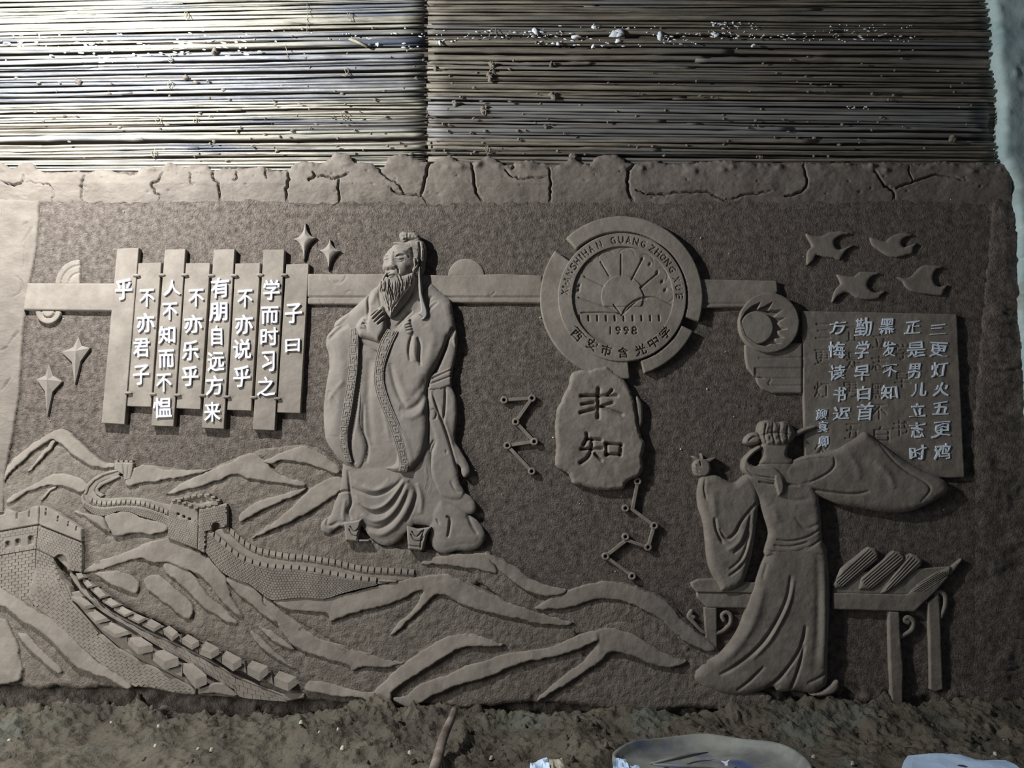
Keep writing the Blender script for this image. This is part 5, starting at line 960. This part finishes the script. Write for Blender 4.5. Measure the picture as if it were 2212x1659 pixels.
# ------------------------------------------------------------------ middle tower and its stretch of wall
mt = thing('watchtower_relief', (420, 1180), 'square middle clay watchtower with three square windows and an arched door', 'tower')
plate(M2, [(232, 370), (262, 285), (360, 325), (475, 368), (470, 500), (466, 690), (225, 600), (238, 450)], 0.052, 'tower_side', mt, st=1.2, sm=0, ex_=lambda b: [b.bump(*M2((x, y))[0], 2.4, 2.6, -0.028, 0, 6) for x, y in ((312, 408), (358, 428), (403, 447))])
plate(M2, [(475, 368), (655, 330), (702, 320), (706, 500), (655, 520), (600, 540), (535, 545), (525, 722), (466, 690), (470, 500)], 0.058, 'tower_side', mt, st=1.2, sm=0, ex_=lambda b: (b.__setattr__('H', b.H - 0.034 * np.clip(sdist(b.X, b.Y, np.array(M2((580, 545), (578, 505), (592, 480), (615, 472), (640, 482), (652, 505), (650, 530)))) / 1.5, 0, 1)), b.stroke(M2((480, 425), (560, 415), (700, 375)), 1, -.008, taper=False)))
plate(M2, [(262, 285), (400, 262), (530, 245), (590, 268), (655, 318), (640, 338), (475, 370), (350, 330)], 0.050, 'tower_top', mt, st=1.2, sm=0, ex_=lambda b: b.__setattr__('H', b.H - 0.014 * np.clip(sdist(b.X, b.Y, np.array(M2((345, 300), (520, 268), (595, 305), (480, 338)))) / 2, 0, 1)))
for x, y in ((275, 300), (318, 308), (362, 322), (405, 342), (455, 360), (508, 352), (560, 344), (612, 332), (628, 300), (590, 276), (545, 256), (490, 256), (440, 264), (390, 274), (335, 284)):
    prism('merlon', M2((x - 17, y - 9), (x + 15, y - 12), (x + 19, y + 4), (x - 13, y + 8)), 0.064, M_SM, mt, bev=.9)
bricks(M2((240, 375), (470, 455)), M2((228, 592), (464, 680)), 13, 13, 0.052, M_SM, mt, gap=.45, th=.003, excl=[M2((300, 395), (330, 395), (330, 425), (300, 425)), M2((345, 415), (375, 415), (375, 445), (345, 445)), M2((390, 435), (420, 435), (420, 462), (390, 462))])
bricks(M2((478, 380), (700, 332)), M2((472, 690), (704, 640)), 16, 12, 0.058, M_SM, mt, gap=.45, th=.003, clip=M2((478, 380), (700, 335), (704, 498), (655, 515), (600, 535), (530, 545), (525, 715), (472, 688)), excl=[M2((572, 550), (572, 490), (615, 465), (658, 490), (655, 530))])
mw = thing('wall_relief', (700, 1280), 'middle stretch of crenellated clay wall sweeping right under the bearded figure', 'wall relief')
up = [(680, 515), (720, 548), (770, 598), (830, 645), (890, 685), (950, 712), (1060, 735), (1180, 755), (1320, 762), (1450, 785), (1570, 805), (1690, 838), (1800, 858), (1980, 870), (2200, 882)]
lo_p = [(540, 550), (600, 590), (640, 630), (690, 670), (740, 715), (840, 780), (960, 822), (1100, 842), (1230, 848), (1350, 862), (1480, 882), (1610, 908), (1740, 932), (1880, 948), (2060, 940)]
botp = [(525, 700), (600, 800), (700, 895), (880, 965), (980, 1045), (1050, 1090), (1100, 1092), (1290, 1072), (1480, 1082), (1600, 1045), (1750, 1005), (1900, 972), (2060, 945)]
plate(M2, up + [(2200, 930), (2060, 945)] + lo_p[::-1], 0.032, 'walkway', mw, st=1.6, sm=1)
plate(M2, lo_p + botp[::-1], 0.044, 'wall_face', mw, st=1.6, sm=1)
bricks(M2(*lo_p[:14]), M2(*botp[:12]), 12, 60, 0.046, M_SM, mw, gap=.6, th=.004)
merlons([(682, 512), (740, 562), (800, 618), (860, 662), (920, 695), (1000, 718), (1100, 738), (1200, 755), (1320, 762), (1450, 782), (1570, 802), (1690, 832), (1800, 855), (1980, 866), (2200, 878)], 30, 0.8, 8.0, 0.042, mw, M2, 0.1)
merlons([(552, 552), (600, 590), (660, 640), (740, 712), (840, 775), (960, 818), (1100, 838), (1230, 844), (1350, 858), (1480, 880), (1610, 904), (1740, 930), (1900, 944)], 23, 0.8, 8.0, 0.052, mw, M2, 0.1)
plate(M2, [(1905, 930), (2060, 938), (2050, 952), (1905, 950)], 0.050, 'parapet', mw, st=1.2, sm=0)

# ------------------------------------------------------------------ near tower and near wall at lower left
nt_ = thing('watchtower_relief', (90, 1320), 'large cropped clay corner tower at the left edge with brick joints and arched openings', 'tower')
B_ = crop(0, 1040, 8.295)
def cutp(b, conv, P, dp, soft=1.2): b.H -= dp * np.clip(sdist(b.X, b.Y, np.array(conv(*P))) / soft, 0, 1)
def win(b):
    for (x, y, w_, hh) in ((92, 1085, 90, 110), (268, 1045, 105, 120), (502, 990, 100, 150)):
        cutp(b, B_, [(x, y + hh), (x, y + 15), (x + w_ * .2, y - 15), (x + w_ * .6, y - 25), (x + w_, y - 10), (x + w_, y + hh * .9)], 0.018)
plate(B_, [(-400, 960), (40, 895), (680, 785), (668, 1000), (640, 1210), (20, 1318), (-400, 1390)], 0.056, 'tower_side', nt_, st=1.2, sm=0, ex_=win)
def arch(b): cutp(b, B_, [(960, 1400), (975, 1360), (1040, 1310), (1120, 1305), (1180, 1350), (1200, 1450), (1200, 1700), (1080, 1660), (900, 1500)], 0.026)
plate(B_, [(680, 785), (1440, 1085), (1475, 1090), (1470, 1640), (1380, 1620), (1200, 1600), (960, 1365), (640, 1210), (668, 1000)], 0.062, 'tower_side', nt_, st=1.2, sm=0, ex_=arch)
plate(B_, [(-400, 1390), (20, 1318), (640, 1205), (650, 1240), (700, 2000), (560, 2320), (0, 2240), (-400, 2200)], 0.050, 'tower_base', nt_, st=1.4, sm=0)
plate(B_, [(640, 1205), (960, 1355), (1000, 1540), (1100, 1760), (1240, 1880), (1300, 2100), (1000, 2400), (600, 2300), (640, 2000)], 0.054, 'tower_base', nt_, st=1.4, sm=0)
def notch(b):
    for x, y, l in ((78, 480, 100), (300, 560, 110), (525, 505, 130)): b.stroke(B_((x, y), (x - 8, y + l)), 1.3, -0.02, taper=False)
plate(B_, [(-400, 700), (80, 580), (100, 480), (280, 545), (300, 560), (520, 500), (560, 450), (700, 428), (690, 770), (50, 885), (-400, 970)], 0.062, 'parapet', nt_, st=1.2, sm=0, ex_=notch)
def notch2(b):
    for P in ([(802, 620), (815, 480), (835, 480), (830, 625)], [(1015, 720), (1030, 610), (1048, 615), (1040, 725)], [(1205, 815), (1215, 710), (1232, 715), (1222, 820)], [(1350, 890), (1358, 805), (1376, 810), (1370, 895)]): cutp(b, B_, P, 0.045, .7)
    b.stroke(B_((690, 775), (1440, 1078)), 1.2, -0.012, taper=False)
plate(B_, [(700, 428), (830, 455), (900, 490), (1040, 560), (1130, 640), (1240, 700), (1360, 780), (1460, 850), (1470, 1095), (690, 785)], 0.070, 'parapet', nt_, st=1.1, sm=0, ex_=notch2)
bricks(B_((-330, 1385), (640, 1218)), B_((-330, 2200), (620, 2100)), 15, 8, 0.050, M_SM, nt_, True, gap=.8, th=.005, clip=B_((-380, 1395), (20, 1325), (632, 1216), (620, 2150), (560, 2280), (60, 2160), (-300, 2080)))
bricks(B_((645, 1215), (970, 1370)), B_((620, 2200), (1290, 2150)), 16, 5, 0.054, M_SM, nt_, True, gap=.8, th=.004, clip=B_((650, 1225), (955, 1365), (1000, 1550), (1100, 1780), (1230, 1900), (1280, 2100), (1000, 2360), (630, 2250)))
bricks(B_((-300, 960), (676, 800)), B_((-300, 1370), (645, 1205)), 8, 11, 0.056, M_SM, nt_, gap=.5, th=.003, clip=B_((-380, 965), (40, 900), (672, 795), (660, 1000), (636, 1200), (20, 1310), (-380, 1380)), excl=[B_((60, 1040), (600, 940), (630, 1130), (80, 1220))])
bricks(B_((684, 800), (1465, 1105)), B_((640, 1400), (1465, 1760)), 14, 15, 0.062, M_SM, nt_, gap=.5, th=.003, clip=B_((684, 800), (1430, 1100), (1462, 1110), (1460, 1620), (1385, 1600), (1220, 1580), (960, 1350), (650, 1205), (670, 1000)), excl=[B_((930, 1420), (960, 1330), (1060, 1270), (1170, 1290), (1230, 1400), (1230, 1620), (1080, 1680))])
# near wall
nw = thing('wall_relief', (380, 1500), 'nearest and largest stretch of clay wall with block battlements at lower left', 'wall relief')
ftop = [(480, -20), (560, 165), (640, 250), (750, 380), (860, 500), (1000, 620), (1200, 740), (1420, 840), (1680, 985)]
fbot = [(230, 190), (300, 280), (430, 390), (520, 470), (600, 545), (720, 650), (860, 770), (1000, 870), (1110, 960), (1300, 975), (1500, 1020), (1670, 1035)]
btop = [(600, -30), (690, 85), (760, 160), (860, 250), (960, 325), (1100, 400), (1250, 480), (1500, 590), (1800, 740), (2000, 860), (2212, 950), (2400, 1020), (2600, 1020)]
bbot = [(590, 10), (680, 140), (800, 265), (930, 360), (1100, 450), (1300, 590), (1530, 715), (1770, 860), (2020, 1000), (2030, 1050), (2250, 1075), (2450, 1090), (2600, 1060)]
plate(M3, [(300, -60), (480, -60)] + ftop + fbot[::-1], 0.056, 'wall_face', nw, st=1.8, sm=0)
plate(M3, ftop[1:] + [(1670, 1035), (1850, 1045), (2030, 1055)] + bbot[1:9][::-1], 0.046, 'walkway', nw, st=1.8, sm=0)
plate(M3, btop + bbot[::-1], 0.058, 'parapet', nw, st=1.6, sm=0, ex_=lambda b: b.stroke(M3(*[(x + 8, y + 22) for x, y in btop[:-1]]), 1.1, -.009, taper=False))
clipf = M3(*([(310, 0), (500, 30)] + [(x - 8, y + 24) for x, y in ftop[1:]] + [(x, y - 8) for x, y in fbot[::-1]]))
bricks(M3((480, 20), (560, 200), (750, 410), (1000, 650), (1200, 770), (1420, 870), (1680, 1010)), M3((180, 220), (300, 360), (520, 560), (800, 800), (1000, 960), (1200, 1050), (1500, 1100)), 11, 26, 0.056, M_SM, nw, True, gap=.55, th=.004, clip=clipf)
bricks(M3(*[(x + 6, y + 26) for x, y in btop[2:12]]), M3(*bbot[2:12]), 3, 26, 0.058, M_SM, nw, True, gap=.6, th=.004)
def mer(A, B, C, D, fd, h=0.064):
    """block battlement: lit sloping top ABCD (A, B behind, D, C in front), front and end faces fd pixels tall"""
    q = M3(A, B, C, D); fd = fd / 3.95
    hs = [h + .006, h + .006, h + .030, h + .030]; V = []
    for p, hh in zip(q, hs): v = W(p[0], p[1], h + .015); v[1] = -hh; V.append(v)
    for k, hh in ((3, h + .026), (2, h + .026), (1, h + .002), (0, h + .002)): v = W(q[k][0], q[k][1] + fd, h + .015); v[1] = -hh; V.append(v)   # 4=D' 5=C' 6=B' 7=A'
    base = [v.copy() for v in V]
    for v in base: v[1] = -(h - .03)
    V += base
    f = [(0, 3, 2, 1), (3, 4, 5, 2), (2, 5, 6, 1), (0, 7, 4, 3), (4, 12, 13, 5), (5, 13, 14, 6), (0, 1, 9, 8), (1, 6, 14, 9), (7, 15, 12, 4), (0, 8, 15, 7)]
    mk('merlon', V, f, M_SM, nw)
for A, B, C, D, fd in (((600, 192), (690, 195), (800, 258), (735, 272), 26), ((715, 302), (800, 300), (925, 372), (825, 395), 30), ((840, 425), (945, 412), (1100, 480), (990, 508), 36), ((1085, 545), (1200, 542), (1310, 598), (1185, 622), 62), ((1295, 665), (1395, 648), (1530, 708), (1410, 742), 72), ((1555, 765), (1645, 768), (1770, 858), (1675, 895), 80)): mer(A, B, C, D, fd)
for A, B, C, D, fd in (((640, -5), (690, -8), (725, 22), (680, 38), 12), ((700, 60), (745, 52), (800, 95), (755, 108), 14), ((765, 122), (835, 112), (912, 178), (862, 195), 16), ((865, 222), (940, 205), (1022, 252), (965, 270), 18), ((965, 292), (1040, 278), (1138, 320), (1075, 345), 20), ((1085, 362), (1150, 335), (1252, 368), (1190, 400), 22), ((1205, 412), (1282, 383), (1382, 425), (1320, 462), 30), ((1385, 470), (1440, 442), (1525, 492), (1475, 532), 40), ((1545, 552), (1600, 515), (1705, 565), (1645, 600), 44), ((1690, 630), (1755, 575), (1875, 627), (1805, 668), 56), ((1885, 700), (1930, 655), (2065, 715), (1995, 762), 66), ((2105, 790), (2150, 738), (2290, 782), (2220, 842), 70), ((2335, 885), (2380, 828), (2535, 872), (2462, 925), 72)): mer(A, B, C, D, fd, 0.062)
for P in ([(1000, 562), (1085, 530), (1090, 590)], [(1200, 692), (1300, 655), (1295, 730)], [(1420, 822), (1560, 760), (1555, 880)], [(1320, 482), (1390, 450), (1390, 520)], [(1480, 548), (1550, 512), (1550, 590)], [(1650, 632), (1700, 588), (1690, 680)], [(1818, 712), (1890, 662), (1885, 760)], [(2012, 800), (2085, 745), (2105, 850)], [(2232, 890), (2310, 830), (2335, 950)]):
    prism('notch_slope', M3(*P), 0.070, M_SM, nw, bev=.8)
plate(M3, [(1690, 985), (1820, 930), (1900, 930), (2030, 1040), (2000, 1050), (1830, 1020), (1690, 1030)], 0.076, 'parapet_end', nw, st=1.5, sm=0)
hill('foreground clay mountain in the lower left corner with tapering ridges', [(-90, 1268), (0, 1270), (45, 1288), (110, 1332), (160, 1375), (215, 1432), (280, 1478), (278, 1492), (230, 1484), (170, 1490), (120, 1482), (90, 1492), (40, 1480), (0, 1482), (-90, 1480)],
     [M3((-380, 60), (0, 130), (80, 178), (170, 225), (260, 300), (430, 388), (520, 462), (600, 535), (700, 640), (840, 760), (1000, 860), (1115, 952), (1090, 988), (960, 912), (800, 852), (680, 802), (560, 690), (430, 560), (300, 460), (180, 390), (60, 300), (0, 270), (-380, 200)),
      M3((-300, 380), (0, 380), (60, 440), (140, 600), (155, 700), (185, 880), (60, 930), (-300, 940)), M3((140, 500), (230, 530), (330, 640), (440, 740), (528, 835), (470, 835), (380, 762), (280, 670), (205, 590))], 0.062, 0.018)

# ------------------------------------------------------------------ loose things at the foot
def gz(px, py):
    p = G(px, py, 0.03); p = G(px, py, ground(p.x, p.y) + 0.0); return Vector((p.x, p.y, ground(p.x, p.y)))
a = G(982, 1552, 0.10); c = G(930, 1700, 0.03); a.y += 0.0
V, f = tubeV([a + (c - a) * t + Vector((0.004 * math.sin(t * 9), 0, 0.05 + 0.01 * math.sin(t * 5))) for t in np.linspace(0, 1, 14)], [0.020 + 0.010 * t for t in np.linspace(0, 1, 14)], 12)
tag(mk('pipe', V, f, M_PIPE, None, True), 'muddy pale pipe standing out of the mud at the bottom centre', 'pipe')
# basin
Vb, fb = [], []; n = 64; cx, cy = basC.x, basC.y
prof = [(0.02, 0.030), (0.25, 0.032), (0.38, 0.034), (0.43, 0.040), (0.455, 0.060), (0.470, 0.085), (0.480, 0.092), (0.490, 0.088), (0.492, 0.060), (0.48, 0.0)]; prof = [(r * .98, z - .02) for r, z in prof]
for r, z in prof:
    for i in range(n):
        q = 2 * math.pi * i / n; k = 1 + 0.02 * math.sin(3 * q + 1) + 0.012 * math.sin(5 * q)
        Vb.append((cx + r * k * 1.02 * math.cos(q), cy + r * k * math.sin(q), z + 0.012 * math.sin(2 * q + .6) * (r / .57) + (0.006 * math.sin(7 * q + r * 9) if r < .5 else 0)))
for k in range(len(prof) - 1):
    for i in range(n): j = (i + 1) % n; fb.append((k * n + i, k * n + j, (k + 1) * n + j, (k + 1) * n + i))
fb.append(tuple(range(n))[::-1])
bas = thing('basin', None, 'wide shallow grey blue basin with stained bottom lying on the mud, cut by the frame', 'basin', at=(cx, cy, 0))
mk('tray', Vb, fb, M_BAS, bas, True)
for (x0, y0, x1, y1) in ((1405, 1650, 1530, 1625), (1410, 1652, 1560, 1662)):
    P0, P1_ = G(x0, y0, .045), G(x1, y1, .045); V, f = tubeV([P0, P0.lerp(P1_, .5) + Vector((0, .01, 0)), P1_], [.006, .012, .003], 6); mk('raised_fold', V, f, M_BAS, bas, True)
def sheet(name, P, z, label, seed, m=M_PAP, n=14, amp=.02, cat_='sheet'):
    rs_ = np.random.RandomState(seed); q = [np.array(G(x, y, z)) for x, y in P]; V = []
    for j in range(n):
        for i in range(n):
            u, v = i / (n - 1), j / (n - 1); p = (q[0] * (1 - u) + q[1] * u) * (1 - v) + (q[3] * (1 - u) + q[2] * u) * v
            V.append(p + np.array([0, rs_.uniform(-.006, .006), amp * (vnoise(np.array(u * 4 + seed), np.array(v * 4), seed) + .5)]))
    k = len(V); V += [v - np.array([0, 0, .002]) for v in V]
    f = [(j * n + i, j * n + i + 1, (j + 1) * n + i + 1, (j + 1) * n + i) for j in range(n - 1) for i in range(n - 1)]; f += [tuple(x + k for x in t[::-1]) for t in f]
    return tag(mk(name, V, f, m, None, False), label, cat_)
sheet('plastic_sheet', [(1962, 1640), (2172, 1645), (2260, 1700), (1935, 1700)], 0.05, 'crumpled pale blue sheet with dark blots at the bottom right corner', 3, amp=.035)
sheet('crumpled_paper', [(1330, 1645), (1352, 1642), (1362, 1675), (1322, 1675)], 0.14, 'small upright pale blue scrap on the left rim of the basin', 5, amp=.02, n=8, cat_='paper')
sheet('crumpled_paper', [(1352, 1658), (1380, 1658), (1388, 1680), (1350, 1680)], 0.12, 'pale blue scrap just right of the upright one on the rim', 6, amp=.02, n=8, cat_='paper')
sheet('crumpled_paper', [(1148, 1652), (1182, 1650), (1190, 1680), (1140, 1680)], 0.06, 'white crumpled scrap at the bottom edge, left of the greyish one', 7, amp=.04, n=8, cat_='paper')
sheet('crumpled_paper', [(1186, 1650), (1214, 1650), (1222, 1680), (1186, 1680)], 0.06, 'greyish crumpled scrap at the bottom edge beside the white one', 8, M_STONE, amp=.04, n=8, cat_='paper')
P = [G(x, y, .05) for x, y in ((1558, 1643), (1566, 1645), (1578, 1640), (1572, 1646), (1572, 1654), (1566, 1654), (1565, 1648))]
V = [tuple(p) for p in P] + [tuple(p - Vector((0, 0, .003))) for p in P]; f = [tuple(range(7))[::-1], tuple(range(7, 14))] + [(i, (i + 1) % 7, (i + 1) % 7 + 7, i + 7) for i in range(7)]
tag(mk('tape_scrap', V, f, M_WH), 'small white Y shaped scrap lying inside the basin', 'scrap')
for (x, y, r, lab) in ((580, 1537, 13, 'left one, under the near wall'), (843, 1547, 13, 'middle one, below the ridge end'), (967, 1541, 11, 'right one, above the pipe')):
    c = W(x, y, .075); pts = [c + np.array([r * .0031 * math.cos(q + .5), .01 * math.sin(q * 2), r * .0036 * math.sin(q + .5)]) for q in np.linspace(0, 5.9, 22)]
    V, f = tubeV(pts, .0028); tag(mk('wire_loop', V, f, M_WIRE, None, True), 'thin dark wire loop sticking out of the clay foot, ' + lab, 'wire', 'wire loops')
random.seed(21)
V, Fc = [], []
for i in range(420):
    x = random.uniform(-3.7, 3.9); y = -random.uniform(0.03, 1.75); s = random.choice([.006, .009, .014, .022]); blob(V, Fc, (x, y, ground(x, y) + s * .3), s, s * .9, s * .7, random.uniform(0, 3), .4, True)
tag(mk('mud_clods', V, Fc, M_MUD, None, True), 'scattered small clods of mud along the ground', 'mud', kind='stuff')
chips = [(342, 1583), (336, 1613), (457, 1619), (428, 1619), (650, 1576), (690, 1580), (730, 1583), (885, 1630), (740, 1640), (1062, 1640), (1842, 1650), (2168, 1592), (2150, 1630), (1758, 1632), (20, 1600), (240, 1560)]
for i, (x, y) in enumerate(chips):
    p = gz(x, y); V, Fc = [], []; s = random.uniform(.008, .016); blob(V, Fc, (p.x, p.y, p.z + s * .6), s, s, s * .8, random.uniform(0, 3), .4, True)
    tag(mk('stone_chip', V, Fc, M_STONE, None, True), 'tiny pale chip lying in the mud at the foot of the wall', 'stone', 'pale chips in the mud')

random.seed(33); V, Fc = [], []
for i in range(110):
    x, y = random.choice([(random.uniform(20, 2180), random.uniform(380, 1500)), (random.gauss(1300, 400), random.uniform(440, 1300)), (random.uniform(300, 700), random.uniform(1080, 1500))])
    s = random.choice([.0022, .003, .004, .0065]); blob(V, Fc, W(x, y, 0.004), s, .006, s * .8, random.uniform(0, 3), .4)
tag(mk('plaster_flecks', V, Fc, M_WH, None, True), 'tiny white plaster flecks dotted over the dark stippled clay', 'plaster', kind='stuff')
